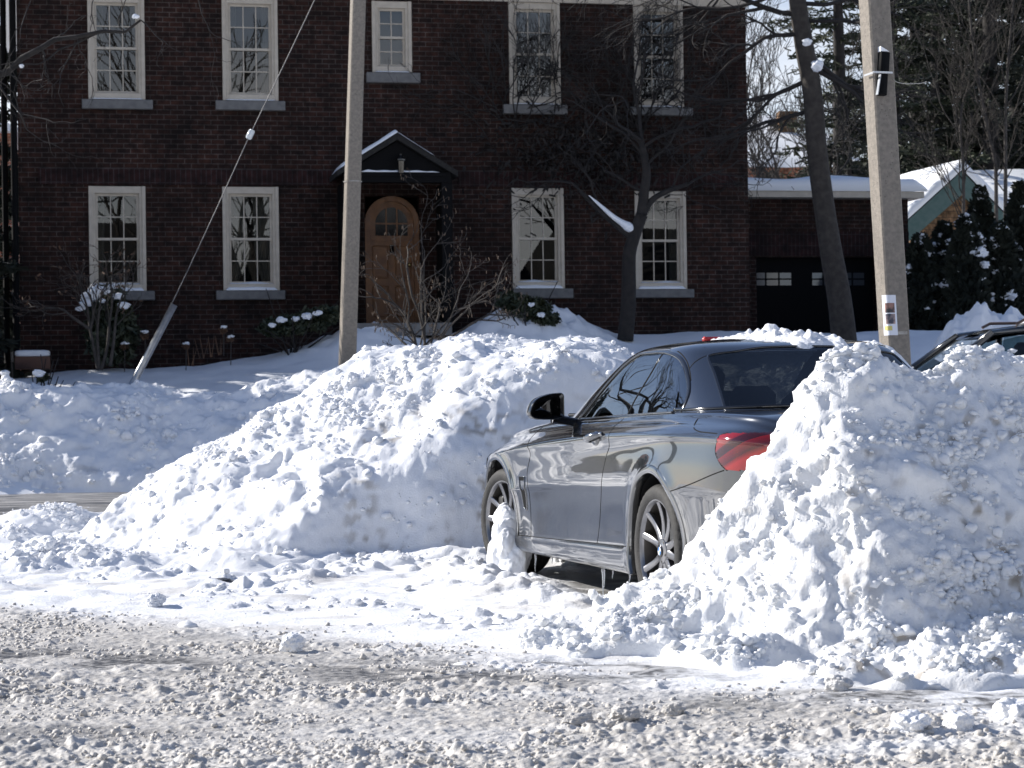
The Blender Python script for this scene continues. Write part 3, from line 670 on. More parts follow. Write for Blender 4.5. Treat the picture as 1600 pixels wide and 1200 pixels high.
chunk_dirty = snow_mat('slush_lump', (.50, .48, .455), dirt=(.24, .22, .19), amt=.7, scale=9, bump=.3)

def add_attr(o, name, vals):
    a = o.data.attributes.new(name, 'FLOAT', 'POINT'); a.data.foreach_set('value', np.asarray(vals, np.float32))

# --- street: one sheet, denser towards the camera
asp = bpy.data.materials.new('slushy_street'); t, N, L, b = nodes(asp)
def _attr(n):
    q = N.new('ShaderNodeAttribute'); q.attribute_name = n; return q
tc = N.new('ShaderNodeTexCoord')
nz = N.new('ShaderNodeTexNoise'); nz.inputs['Scale'].default_value = 26; nz.inputs['Detail'].default_value = 7; nz.inputs['Roughness'].default_value = .7; L.new(tc.outputs['Object'], nz.inputs['Vector'])
r1 = N.new('ShaderNodeValToRGB'); r1.color_ramp.elements[0].position = .32; r1.color_ramp.elements[0].color = (.37, .345, .31, 1); r1.color_ramp.elements[1].position = .62; r1.color_ramp.elements[1].color = (.60, .58, .55, 1); L.new(nz.outputs['Fac'], r1.inputs[0])
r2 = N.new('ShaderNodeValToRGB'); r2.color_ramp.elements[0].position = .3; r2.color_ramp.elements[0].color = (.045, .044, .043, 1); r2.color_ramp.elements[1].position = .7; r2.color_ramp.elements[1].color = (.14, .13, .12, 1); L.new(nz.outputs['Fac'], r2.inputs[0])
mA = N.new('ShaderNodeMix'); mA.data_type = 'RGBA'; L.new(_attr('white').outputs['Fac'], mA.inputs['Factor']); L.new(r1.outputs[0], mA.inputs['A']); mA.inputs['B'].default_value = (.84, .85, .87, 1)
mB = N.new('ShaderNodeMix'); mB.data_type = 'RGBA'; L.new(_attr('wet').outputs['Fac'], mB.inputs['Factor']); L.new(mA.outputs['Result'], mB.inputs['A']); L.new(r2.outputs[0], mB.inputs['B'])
L.new(mB.outputs['Result'], b.inputs['Base Color'])
rr = N.new('ShaderNodeMapRange'); L.new(_attr('wet').outputs['Fac'], rr.inputs[0]); rr.inputs[3].default_value = .6; rr.inputs[4].default_value = .32; L.new(rr.outputs[0], b.inputs['Roughness']); b.inputs['Specular IOR Level'].default_value = .4
n1 = N.new('ShaderNodeTexNoise'); n1.inputs['Scale'].default_value = 75; n1.inputs['Detail'].default_value = 6; L.new(tc.outputs['Object'], n1.inputs['Vector'])
bu = N.new('ShaderNodeBump'); bu.inputs['Strength'].default_value = .5; bu.inputs['Distance'].default_value = .01; L.new(n1.outputs['Fac'], bu.inputs['Height']); L.new(bu.outputs[0], b.inputs['Normal'])

# band of street seen in the gap at left and tyre tracks run along the street's own directions
def street_fields(x, y):
    wx = x + .22 * n2(x * 1.2, y * 1.2, 40); wy = y + .22 * n2(x * 1.2 + 9, y * 1.2, 41)
    # foreground slush: depth coordinate measured from a slightly slanted line
    e = y + 1.0 * np.clip(x, -3.4, 1.6) + .30 * n2(x * .7, y * .9, 42) + .12 * n2(x * 3, y * 3, 43)
    slush = 1 - sstep(8.15, 9.35, e)                              # 1 in the churned lane nearest the camera
    brk = sstep(-.30, .35, n2(x * 2.2, y * 3.2, 33) + .6 * n2(x * 6, y * 9, 34))
    track1 = np.exp(-((wy - (9.15 - .34 * (wx + 2.2))) / .42) ** 2) * sstep(-.9, -1.5, x) * brk
    track2 = np.exp(-((wy - (8.40 - .12 * (wx - .1))) / .30) ** 2) * sstep(-1.2, -.5, x) * sstep(1.2, .3, x) * brk
    track3 = np.exp(-((wy - (7.60 - .05 * wx)) / .30) ** 2) * sstep(.1, .9, x) * .8 * brk
    tr = np.clip(track1 + track2 + track3, 0, 1)
    return slush, tr
def street_h(x, y):
    slush, tr = street_fields(x, y)
    flat = np.clip(.5 + .9 * fbm2(x * .75, y * 1.3, 2, 44), 0, 1)         # smoother packed patches
    ux, uy = x + .03 * n2(x * 9, y * 9, 45), y + .03 * n2(x * 9, y * 9, 46)
    ux, uy = ux + .010 * n2(x * 30, y * 30, 38), uy + .010 * n2(x * 30, y * 30, 39)
    lump = domes2(ux, uy, .085, 1, .12, .58, .7) * .60 + domes2(ux + 3, uy, .046, 2, .18, .66, .95) * .70 + .5 * domes2(ux + 1, uy + 2, .060, 8, .15, .62, .8) + domes2(ux, uy + 5, .15, 3, .1, .42, .25) * .5 + .8 * domes2(ux + 7, uy, .026, 6, .2, .66, .9) + .02 * np.clip(fbm2(x * 5, y * 6, 3, 37), 0, 1)
    lump = .82 * lump * np.clip(1.18 - tr * 1.5, .06, 1) * (.58 + .65 * sstep(.25, .75, flat))
    grain = .006 * n2(x * 38, y * 38, 47) + .004 * n2(x * 80, y * 80, 48)
    hs = lump * slush + grain * (.3 + .7 * slush)
    # packed snow between the banks with scattered broken lumps
    cl = sstep(.05, .45, fbm2(x * .9 + 4, y * 1.0, 3, 50))
    pk = .018 * fbm2(x * 2.2, y * 3.2, 4, 51) + cl * (domes2(ux, uy, .16, 4, .1, .5, .35) * .5 + domes2(ux, uy, .06, 5, .15, .6, .5) * .55 + .05 * np.clip(fbm2(x * 2.6, y * 3.4, 3, 52), 0, 1))
    edge = sstep(10.4, 12.6, y + .12 * x) * sstep(17, 15.5, y)
    pk = pk * (.62 + .7 * edge) + edge * .03 * np.clip(fbm2(x * 1.7, y * 2.1, 3, 57), 0, 1.5)
    pk = pk * (1 - .75 * sstep(17.5, 19, y))
    return hs * .55 + (1 - slush) * pk, slush, tr, cl
ys = [5.3]
while ys[-1] < 33: ys.append(ys[-1] + max(.0052, .0011 * (ys[-1] - 4.0) ** 1.35 * .9))
ys = np.array(ys); us = np.concatenate([np.linspace(-.62, -.282, 170)[:-1], np.linspace(-.28, .28, 930), np.linspace(.282, .62, 170)[1:]])
yy, uu = np.meshgrid(ys, us, indexing='ij'); xx = uu * (yy + .6)
h, slush, tr, cl = street_h(xx, yy); h = gsm(gsm(h, .9, 0), .9, 1)
# clear ground under the car
cxx = (xx - CARO[0]) * cex[0] + (yy - CARO[1]) * cex[1]; cyy = (xx - CARO[0]) * cey[0] + (yy - CARO[1]) * cey[1]
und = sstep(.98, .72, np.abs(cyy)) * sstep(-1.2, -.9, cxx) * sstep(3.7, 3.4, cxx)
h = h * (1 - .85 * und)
ed = np.exp(-((cyy - 1.12) / .26) ** 2) * sstep(.2, .9, cxx) * sstep(4.2, 3.4, cxx)          # low broken rim left by the shovel beside the car
h = h + ed * (.055 + .05 * np.clip(fbm2(xx * 4, yy * 4, 3, 60), -.6, 1.3) + .5 * domes2(xx, yy, .12, 61, .1, .55, .7))
# a bare band of road left at the far end (cross street)
bare = sstep(19.0, 20.2, yy) * sstep(-2.6, -3.6, xx + .10 * (yy - 20))
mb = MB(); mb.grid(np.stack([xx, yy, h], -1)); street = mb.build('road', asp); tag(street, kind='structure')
wet = np.clip(tr * 1.1 * (1 - sstep(.004, .020, h * slush)) * (.55 + .6 * sstep(-.3, .4, n2(xx * 22, yy * 26, 70))), 0, 1)
wet = np.maximum(wet, (.22 + .28 * sstep(.2, -1.2, xx)) * slush * sstep(.05, .6, fbm2(xx * .7 + 2, yy * 1.1, 4, 69)) * (1 - sstep(.004, .022, h)))
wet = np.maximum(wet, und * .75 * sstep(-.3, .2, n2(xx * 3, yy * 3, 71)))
wet = np.maximum(wet, bare * (.42 + .55 * sstep(-.25, .25, n2(xx * 1.2, yy * 6, 72) + .5 * n2(xx * 4, yy * 14, 73))))
white = (1 - slush) * (1 - .55 * sstep(.1, .7, fbm2(xx * 1.3, yy * 2.6, 4, 74)) * (1 - .6 * cl)) * (1 - .7 * bare) + slush * (.08 + .42 * sstep(-1.0, 1.4, xx)) * sstep(-.15, .5, fbm2(xx * .8, yy * 1.4, 3, 75))
add_attr(street, 'wet', wet.ravel()); add_attr(street, 'white', np.clip(white, 0, 1).ravel())
# ground to the horizon
mb = MB(); mb.add([(-900, -900, -.06), (900, -900, -.06), (900, 1200, -.06), (-900, 1200, -.06)], [[0, 1, 2, 3]])
tag(mb.build('ground', mat('far_snow', (.72, .74, .76), .8, col2=(.62, .62, .62), vscale=.3), smooth=False), kind='structure')

# snowy drive under the second car
gx, gy = np.meshgrid(np.linspace(3.2, 15, 160), np.linspace(19, 31, 160), indexing='ij'); rim = np.minimum(np.minimum(gx - 3.2, 15 - gx), np.minimum(gy - 19, 31 - gy))
mb = MB(); mb.grid(np.stack([gx, gy, .165 * sstep(0, 1.8, rim) - .05 * (1 - sstep(0, 1.8, rim)) + .012 * fbm2(gx * 1.5, gy * 1.5, 3, 83)], -1), flip=True); tag(mb.build('driveway', snow_soft), kind='structure')
# --- lawn rising to the house
HOUSE_P = at(185, 400, 34.0); HR = math.atan2(1.8, 8.88)
hx = np.array([math.cos(HR), math.sin(HR)]); hy = np.array([-math.sin(HR), math.cos(HR)])
def lawn_h(x, y):
    w = -((x - HOUSE_P[0]) * hy[0] + (y - HOUSE_P[1]) * hy[1])              # metres in front of the facade
    u = (x - HOUSE_P[0]) * hx[0] + (y - HOUSE_P[1]) * hx[1]
    top = 1.62 + .42 * sstep(0, 4.5, u) + .10 * sstep(5, 11, u)
    h = top - (top - .55) * sstep(.6, 6.6, w) * (.82 + .18 * sstep(5, 8, w)) - .02 * np.maximum(w, 0)
    h = h - .25 * sstep(-.5, -3.5, u) * sstep(6, 0, w)
    h = h + .06 * fbm2(x * .5, y * .5, 3, 80) + .012 * fbm2(x * 3, y * 3, 3, 81)
    for (pu, pw, a, s1) in ((3.75, 1.3, .34, .8), (6.35, 1.35, .60, .95), (7.2, 1.5, .22, .6)):   # heaps shovelled from the front walk
        g = np.exp(-(((u - pu) / s1) ** 2 + ((w - pw) / .75) ** 2)); h = h + a * g * (1 + .25 * fbm2(x * 4, y * 4, 3, 82))
    return h - .5 * sstep(6.6, 8.2, w) * 1.0
gx, gy = np.meshgrid(np.linspace(-13, 15, 420), np.linspace(24.5, 48, 330), indexing='ij')
gz = lawn_h(gx, gy)
mb = MB(); mb.grid(np.stack([gx, gy, gz], -1), flip=True); tag(mb.build('snowy_lawn', snow_soft), kind='structure')

# --- snow banks
def bank(name, label, hfn, x0, x1, y0, y1, res, m, seed, amp=1.0, dirtfn=None, group=None, short='bank', n_cr=6000, cr_r=(.006, .04)):
    nx, ny = int((x1 - x0) / res), int((y1 - y0) / res)
    gx, gy = np.meshgrid(np.linspace(x0, x1, nx), np.linspace(y0, y1, ny), indexing='ij'); h = hfn(gx, gy)
    P = np.stack([gx, gy, h], -1); dx = np.gradient(P, axis=0); dy = np.gradient(P, axis=1); Nn = np.cross(dx, dy); Nn /= np.linalg.norm(Nn, axis=-1)[..., None]
    Nn = gsm(gsm(Nn, 4, 0), 4, 1)
    q = P + 0; o = seed * 5.7; x, y, z = P[..., 0], P[..., 1], P[..., 2] * 1.0
    wob = .12 * n3(x * 3.3 + o, y * 3.3, z * 3.3, 1); xw, yw, zw = x + wob, y - wob, z + .5 * wob
    mask = sstep(-.12, .40, n3(x * .8 + o, y * .8, z * .8, 3))              # some faces cut smooth by the shovel, others crumbly
    big, gap = cells3(xw + .3 * wob, yw, zw * 1.25, .34, seed); mid, gap2 = cells3(xw, yw + .2 * wob, zw * 1.2, .135, seed + 1)
    ck = sstep(-.2, .3, n3(x * .7, y * .7 + o, z * .7, 14)) if seed != 3 else sstep(-.5, .1, n3(x * .7, y * .7 + o, z * .7, 14)) * 1.15; mask = mask if seed != 3 else .35 + .65 * mask                 # zones of broken slabs
    d = .085 * n3(x * 1.5 + o, y * 1.5, z * 1.5, 2) + .050 * n3(x * 3.6, y * 3.6 + o, z * 3.6, 4)
    d = d + ck * (.050 * big * sstep(0, .24, gap) + .022 * mid * sstep(0, .22, gap2)) + (1 - ck) * .010 * mid * sstep(0, .12, gap2)
    d = d + (.012 + .012 * mask) * (2 * np.abs(n3(x * 8, y * 8, z * 8 + o, 5)) - .6) + .008 * n3(x * 18, y * 18, z * 18, 6) + (.005 + .007 * mask) * (2 * np.abs(n3(x * 29, y * 29, z * 29, 7)) - .6) + .005 * n3(x * 60, y * 60, z * 60, 8)
    d = d + mask * (.34 * domes3(xw, yw, zw, .17, seed, .2, .55) + .38 * domes3(xw + 2, yw, zw, .075, seed + 1, .2, .62)) + (.2 + .8 * mask) * .45 * domes3(xw, yw + 3, zw, .038, seed + 2, .2, .62)
    low = sstep(.0, .10, h)
    q = P + Nn * (d * amp * (.30 + .70 * low))[..., None]
    mb = MB(); I = np.arange(nx * ny).reshape(nx, ny); F = np.stack([I[:-1, :-1], I[1:, :-1], I[1:, 1:], I[:-1, 1:]], -1).reshape(-1, 4)
    keep = (h.ravel()[F] > -.10).any(1); F = F[keep]; ids, inv = np.unique(F, return_inverse=True)
    mb.add(q.reshape(-1, 3)[ids], inv.reshape(-1, 4)); o_ = mb.build(name, m); tag(o_, label, 'snow bank', group)
    # crumbs lying over the crumbly faces
    R = np.random.default_rng(seed); front = (h.ravel() > .03) & (np.gradient(h, axis=1).ravel() > -.2 * (y1 - y0) / ny); w_ = np.where(front, .05 + mask.ravel() ** 2, 0) * (.06 + sstep(-.1, .5, n3(x * 4, y * 4, z * 4 + o, 15)).ravel() ** 1.5); idx = R.choice(q.shape[0] * q.shape[1], n_cr, p=w_ / w_.sum())
    rr_ = cr_r[0] * (1 + (cr_r[1] / cr_r[0] - 1) * R.uniform(size=n_cr) ** 6); Cc_ = q.reshape(-1, 3)[idx] + Nn.reshape(-1, 3)[idx] * rr_[:, None] * R.uniform(-.55, .25, (n_cr, 1)) + R.normal(size=(n_cr, 3)) * res * .5
    cm_ = MB(); scatter(cm_, Cc_, rr_, seed, 1); tag(cm_.build('snow_crumbs', m), 'countless snow crumbs lying over the ' + short, 'snow', kind='stuff')
    if dirtfn is not None: add_attr(o_, 'dirt', np.clip(dirtfn(x, y, P[..., 2], d), 0, 1).ravel()[ids])
    return o_, (gx, gy, q)
# centre-left bank in front of the car: crest line, long left slope, steep cut front
cxs = np.array([-4.3, -3.9, -3.3, -2.4, -1.9, -1.47, -1.1, -.5, 0, .5, .9, 1.5, 2.2, 3.2, 4.0])
cyc = np.array([14.3, 14.6, 14.95, 15.6, 15.75, 15.85, 16, 16.1, 16.2, 16.3, 16.4, 16.5, 16.7, 17, 17.2])
czc = np.array([-.2, .02, .22, .88, 1.10, 1.36, 1.62, 1.56, 1.56, 1.60, 1.42, 1.18, .9, .55, -.1])
def mid_bank(x, y):
    yc = pchip(cxs, cyc, x); zc_ = pchip(cxs, czc, x)
    A = 1.75 * (y - 14.12 - .16 * (x + .4) - .10 * n2(x * 1.5, y * .5, 90))
    B = .40 * x + .586 * y - 7.42 + .10 * n2(x * .9, y * .9, 91)
    Cc = zc_ - .85 * (y - yc); cap = zc_ + .12 * (y - yc)
    h = smin(smin(A, B, .16), smin(Cc, cap, .20), .22)
    toe = .22 - .42 * np.maximum(0, (13.95 + .1 * n2(x * 2, x * 0 + 3, 92)) - y) - .05 * np.maximum(0, x - .8)          # crumbled apron at the foot
    toe = np.minimum(toe, .25 * (x + 4.2)) - .12
    return np.maximum(h, np.minimum(toe, .16))
bank('snow_bank', 'tall chunky white snow bank beyond the front of the dark grey car', mid_bank, -4.4, 3.6, 12.6, 18.2, .017, snow, 1, .80, short='middle snow bank', n_cr=13000, cr_r=(.006, .040), dirtfn=
     lambda x, y, z, d: sstep(-.35, .25, n3(x * 2.2, y * 2.2, z * 2.2, 8)) * (sstep(.66, .86, n3(x * 12, y * 12, z * 18, 9) + .5) * .8 + .07) * sstep(13.9, 14.2, y) * sstep(1.25, .8, z) * sstep(-1.4, -.8, x))
# bank behind the car
rxs = np.array([-.35, -.1, .17, .43, .58, .72, .86, .99, 1.12, 1.2, 1.30, 1.38, 1.45, 1.6, 1.74, 1.9, 2.05, 2.3, 2.6, 3.2, 3.9])
rzs = np.array([-.2, -.02, .06, .20, .29, .40, .62, .76, .92, 1.03, 1.15, 1.24, 1.30, 1.30, 1.27, 1.25, 1.33, 1.30, 1.29, 1.15, .8])
rys = np.array([9.5, 9.5, 9.48, 9.42, 9.38, 9.35, 9.33, 9.33, 9.35, 9.38, 9.40, 9.43, 9.46, 9.50, 9.55, 9.6, 9.65, 9.75, 9.85, 10.1, 10.3])
fys = np.array([9.4, 9.35, 9.2, 9.02, 8.92, 8.84, 8.74, 8.64, 8.56, 8.52, 8.5, 8.48, 8.48, 8.5, 8.54, 8.6, 8.66, 8.72, 8.75, 8.8, 9.0])
def near_bank(x, y):
    yc = pchip(rxs, rys, x) ; zc_ = gsm(pchip(rxs, rzs, x), 3, 0); yf = gsm(pchip(rxs, fys, x), 6, 0)
    A = np.maximum(zc_, .02) * np.clip((y - yf) / np.maximum(yc - yf, .05), -1, 9) ** 1
    A = A - .16 * np.sin(np.clip((y - yf) / np.maximum(yc - yf, .05), 0, 1) * PI) * np.clip(zc_, 0, 1.2) * sstep(1.9, 1.3, x)
    butt = .30 * np.exp(-((x - 1.60 - .35 * (y - 9.4)) / .36) ** 2) * sstep(8.4, 9.0, y)
    Cc = zc_ - 1.1 * (y - yc); cap = zc_ + .05 * (y - yc)
    led = .28 * sstep(1.5, 1.9, x) * sstep(8.45, 8.62, y) - .13
    h = smin(np.maximum(A + butt * .55, led), smin(Cc, cap, .1), .16)
    toe = (.10 + .05 * n2(x * 2.2, y * 2.2, 95)) * np.clip((y - (yf - .38 - .62 * sstep(.7, 1.7, x))) / (.38 + .62 * sstep(.7, 1.7, x)), 0, 1) ** .8 * np.clip(.75 + 1.1 * n2(x * 3.1 + 5, y * 4.5, 99), .1, 1.3) * sstep(-.2, .35, x) * sstep(10.2, 9.5, y); toe = toe - .11 * (1 - sstep(0, .05, toe))
    return np.maximum(h, toe)
bank('snow_bank', 'nearest soiled snow bank at right, heaped against the back of the dark grey car', near_bank, -.4, 3.6, 7.5, 10.6, .0105, snow_dirty, 3, .72, short='right snow bank', n_cr=13000, cr_r=(.0035, .030), dirtfn=
     lambda x, y, z, d: sstep(-.3, .3, n3(x * 2.4, y * 2.4, z * 2.4, 11)) * (sstep(.12, .42, n3(x * 15, y * 15, z * 15, 12)) * .8 + .08) * sstep(1.1, 1.6, x + .3 * (1 - z)) + .10 * sstep(0, .5, n3(x * 1.6, y * 1.6, z * 1.6, 21)) * sstep(1.0, .4, z))
# far bank along the lawn, across the cross street
fxs = np.array([-10, -8.2, -7, -6, -5, -4.2, -3.6, -3.0, -2.4, -1.5, .5, 4, 8])
fzs = np.array([1.32, 1.34, 1.34, 1.32, 1.26, 1.18, 1.28, 1.40, 1.48, 1.52, 1.5, 1.45, 1.3])
def far_bank(x, y):
    zc_ = pchip(fxs, fzs, x); yc = 27.9 + .08 * (x + 5) + .12 * n2(x * .8, y * 0, 96); yf = 26.3 + .10 * (x + 5) + .25 * n2(x * .7, x * 0 + 2, 97) - .9 * np.exp(-((x + 3.1) / .55) ** 2) - 1.5 * sstep(-3.2, -1.5, x)
    t_ = np.clip((y - yf) / np.maximum(yc - yf, .1), -.3, 5)
    A = zc_ * np.where(t_ < 1, 1.25 * t_ - .25 * t_ * np.abs(t_), t_)
    return smin(A, smin(zc_ + .02 * (y - yc), zc_ - .65 * (y - yc - .7), .1), .18)
bank('snow_bank', 'long ploughed snow bank across the far side of the cross street, below the lawn', far_bank, -9.6, 6, 24.2, 30.3, .028, snow, 5, 1.25, short='far snow bank', n_cr=6500, cr_r=(.010, .075), dirtfn=
     lambda x, y, z, d: sstep(.3, .7, n3(x * 2.2, y * 2.2, z * 5, 13)) * .35 * sstep(1.0, .3, z))
# low windrow at left between the street and the bare strip of road
def windrow(x, y):
    yc = 17.3 + .35 * (x + 4.2) ; w_ = .42
    return .27 * np.exp(-((y - yc) / w_) ** 2) * sstep(-5.2, -4.3, x) * sstep(-2.3, -3.4, x) * (1 + .3 * n2(x * 2, y * 2, 98)) - .05
bank('snow_ridge', 'low broken snow ridge at the left edge in front of the bare strip of road', windrow, -5.6, -2.2, 16.2, 19.6, .024, snow, 7, .42, short='low snow ridge', n_cr=700, cr_r=(.006, .035))
# ============================================================ BUILDINGS
def brick_mat(name, c1, c2, mortar, bw=.215, bh=.079, rot=False, bump=.35):
    m = bpy.data.materials.new(name); t, N, L, b = nodes(m); b.inputs['Roughness'].default_value = .85; b.inputs['Specular IOR Level'].default_value = .25
    tc = N.new('ShaderNodeTexCoord'); sp = N.new('ShaderNodeSeparateXYZ'); L.new(tc.outputs['Object'], sp.inputs[0])
    ad = N.new('ShaderNodeMath'); L.new(sp.outputs['X'], ad.inputs[0]); L.new(sp.outputs['Y'], ad.inputs[1])
    cb = N.new('ShaderNodeCombineXYZ'); L.new(ad.outputs[0], cb.inputs['Y' if rot else 'X']); L.new(sp.outputs['Z'], cb.inputs['X' if rot else 'Y'])
    br = N.new('ShaderNodeTexBrick'); L.new(cb.outputs[0], br.inputs['Vector']); br.inputs['Scale'].default_value = 1.0
    br.inputs['Brick Width'].default_value = bw; br.inputs['Row Height'].default_value = bh; br.inputs['Mortar Size'].default_value = .0065; br.inputs['Mortar Smooth'].default_value = .2; br.inputs['Bias'].default_value = -.2
    br.offset = 0.0 if rot else .5
    br.inputs['Color1'].default_value = (*c1, 1); br.inputs['Color2'].default_value = (*c2, 1); br.inputs['Mortar'].default_value = (*mortar, 1)
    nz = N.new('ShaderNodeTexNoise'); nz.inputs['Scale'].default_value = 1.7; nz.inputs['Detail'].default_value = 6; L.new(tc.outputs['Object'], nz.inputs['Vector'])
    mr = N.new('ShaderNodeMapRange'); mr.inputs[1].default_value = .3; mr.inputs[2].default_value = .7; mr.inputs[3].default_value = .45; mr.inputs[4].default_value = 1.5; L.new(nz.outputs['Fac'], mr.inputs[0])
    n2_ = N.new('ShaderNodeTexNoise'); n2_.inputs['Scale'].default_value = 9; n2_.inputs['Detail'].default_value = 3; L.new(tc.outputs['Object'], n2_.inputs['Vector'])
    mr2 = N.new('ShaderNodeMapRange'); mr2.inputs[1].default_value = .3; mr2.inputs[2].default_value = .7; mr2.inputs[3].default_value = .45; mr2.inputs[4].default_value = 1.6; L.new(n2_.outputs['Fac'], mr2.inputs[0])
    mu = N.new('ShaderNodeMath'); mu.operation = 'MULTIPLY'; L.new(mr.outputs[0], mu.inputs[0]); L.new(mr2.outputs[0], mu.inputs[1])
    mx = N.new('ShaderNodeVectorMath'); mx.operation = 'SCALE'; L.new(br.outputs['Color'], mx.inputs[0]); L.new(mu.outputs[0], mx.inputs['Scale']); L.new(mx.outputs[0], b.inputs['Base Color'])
    bu = N.new('ShaderNodeBump'); bu.inputs['Strength'].default_value = bump; bu.inputs['Distance'].default_value = .008; bu.invert = True; L.new(br.outputs['Fac'], bu.inputs['Height']); L.new(bu.outputs[0], b.inputs['Normal'])
    return m
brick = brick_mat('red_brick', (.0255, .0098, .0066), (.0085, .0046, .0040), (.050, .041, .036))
brick_v = brick_mat('brick_soldier_course', (.023, .008, .0075), (.013, .0055, .0055), (.034, .028, .027), .222, .082, True)
brick_o = brick_mat('orange_brick', (.36, .15, .09), (.28, .11, .07), (.35, .31, .28))
cream = mat('cream_paint', (.52, .465, .385), .5, col2=(.44, .39, .32), vscale=7)
stone = mat('grey_stone', (.17, .168, .165), .8, col2=(.12, .12, .12), vscale=9, bump=.3, bscale=40)
pane_m = glass_mat('window_glass', (.55, .57, .57), 1.0, 1.75)
dark_in = mat('unlit_room_black', (.02, .018, .016), .9)
curtain_m = mat('curtain', (.55, .50, .43), .9)
dark_wood = mat('dark_wood', (.006, .006, .0065), .85, spec=.12)
shingle = mat('roof_shingle', (.02, .02, .021), .9, spec=.15, col2=(.035, .033, .03), vscale=20, bump=.4)
oak = mat('orange_oak', (.20, .080, .018), .5, col2=(.12, .045, .011), vscale=7, coat=.15)

house = thing('brick_house', 'two storey dark red brick house with cream sash windows and gabled front porch', 'house', (HOUSE_P[0], HOUSE_P[1], 0), HR)
def fac(px, py, w=0.0, P=None):
    P = HOUSE_P if P is None else P
    d = ray(px, py); q = P + np.array([hy[0], hy[1], 0]) * w
    t = ((q[0] - CAM[0]) * hy[0] + (q[1] - CAM[1]) * hy[1]) / (d[0] * hy[0] + d[1] * hy[1]); p = CAM + d * t
    return ((p[0] - P[0]) * hx[0] + (p[1] - P[1]) * hx[1], p[2])
def hw(u, w, z): return np.array([HOUSE_P[0] + hx[0] * u + hy[0] * w, HOUSE_P[1] + hx[1] * u + hy[1] * w, z])
U0 = fac(29, 300)[0]; U1 = fac(1169, 300)[0]; ZT = 8.15
def wrect(l, tp, r, bt):
    a = fac(l, (tp + bt) / 2)[0]; b_ = fac(r, (tp + bt) / 2)[0]; c = (l + r) / 2; return a, b_, fac(c, bt)[1], fac(c, tp)[1]
WIN = [('u1', wrect(137, -7, 226, 156), 3, 2), ('u2', wrect(347, -5, 434, 158), 3, 2), ('st', wrect(581, 2, 643, 114), 2, 2), ('u4', wrect(795, 4, 875, 164), 3, 2), ('u5', wrect(990, 8, 1067, 168), 3, 2),
       ('l1', wrect(139, 291, 228, 455), 3, 2), ('l2', wrect(348, 292, 436, 454), 3, 2), ('l4', wrect(800, 294, 881, 451), 3, 2), ('l5', wrect(992, 299, 1072, 452), 3, 2)]
DOOR = wrect(571, 306, 656, 508)
holes = [w[1] for w in WIN] + [(DOOR[0], DOOR[1], 1.2, DOOR[3])]
def wall_with_holes(mb, u0, u1, z0_, z1, holes, th_=.30):
    us_ = sorted({u0, u1, *[h[0] for h in holes], *[h[1] for h in holes]}); zs_ = sorted({z0_, z1, *[max(h[2], z0_) for h in holes], *[h[3] for h in holes]})
    for a, b_ in zip(us_[:-1], us_[1:]):
        for c, d in zip(zs_[:-1], zs_[1:]):
            m_, n_ = (a + b_) / 2, (c + d) / 2
            if any(h[0] < m_ < h[1] and h[2] < n_ < h[3] for h in holes): continue
            mb.add([(a, 0, c), (b_, 0, c), (b_, 0, d), (a, 0, d)], [[0, 1, 2, 3]])
    for h in holes:
        a, b_, c, d = h
        for q in ([(a, 0, c), (a, th_, c), (a, th_, d), (a, 0, d)], [(b_, 0, c), (b_, 0, d), (b_, th_, d), (b_, th_, c)], [(a, 0, d), (a, th_, d), (b_, th_, d), (b_, 0, d)], [(a, 0, c), (b_, 0, c), (b_, th_, c), (a, th_, c)]): mb.add(q, [[0, 1, 2, 3]])
mb = MB(); wall_with_holes(mb, U0, U1, .6, ZT, holes)
mb.add([(U0, 0, .6), (U0, 9, .6), (U0, 9, ZT), (U0, 0, ZT), (U1, 0, .6), (U1, 9, .6), (U1, 9, ZT), (U1, 0, ZT)], [[1, 0, 3, 2], [4, 5, 6, 7], [5, 1, 2, 6]])
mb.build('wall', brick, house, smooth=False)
mb = MB(); mb.add([(U0 + .3, .9, .6), (U1 - .3, .9, .6), (U1 - .3, .9, ZT), (U0 + .3, .9, ZT), (U0 + .3, 3, 4.75), (U1 - .3, 3, 4.75), (U1 - .3, .02, 4.75), (U0 + .3, .02, 4.75)], [[0, 1, 2, 3], [4, 5, 6, 7]]); mb.build('unlit_room_sheet', dark_in, house, smooth=False)  # near-black sheet and floor: the dimness of the rooms put into the colour
zb0 = fac(300, 289)[1]; zb1 = fac(300, 264)[1]
mb = MB(); ub = fac(60, 280)[0]; up_ = (fac(526, 280)[0], fac(716, 280)[0])
for a, b_ in ((ub, up_[0]), (up_[1], U1 - .25)): mb.box(((a + b_) / 2, -.008, (zb0 + zb1) / 2), (b_ - a, .03, zb1 - zb0))
mb.build('brick_band', brick_v, house, smooth=False)
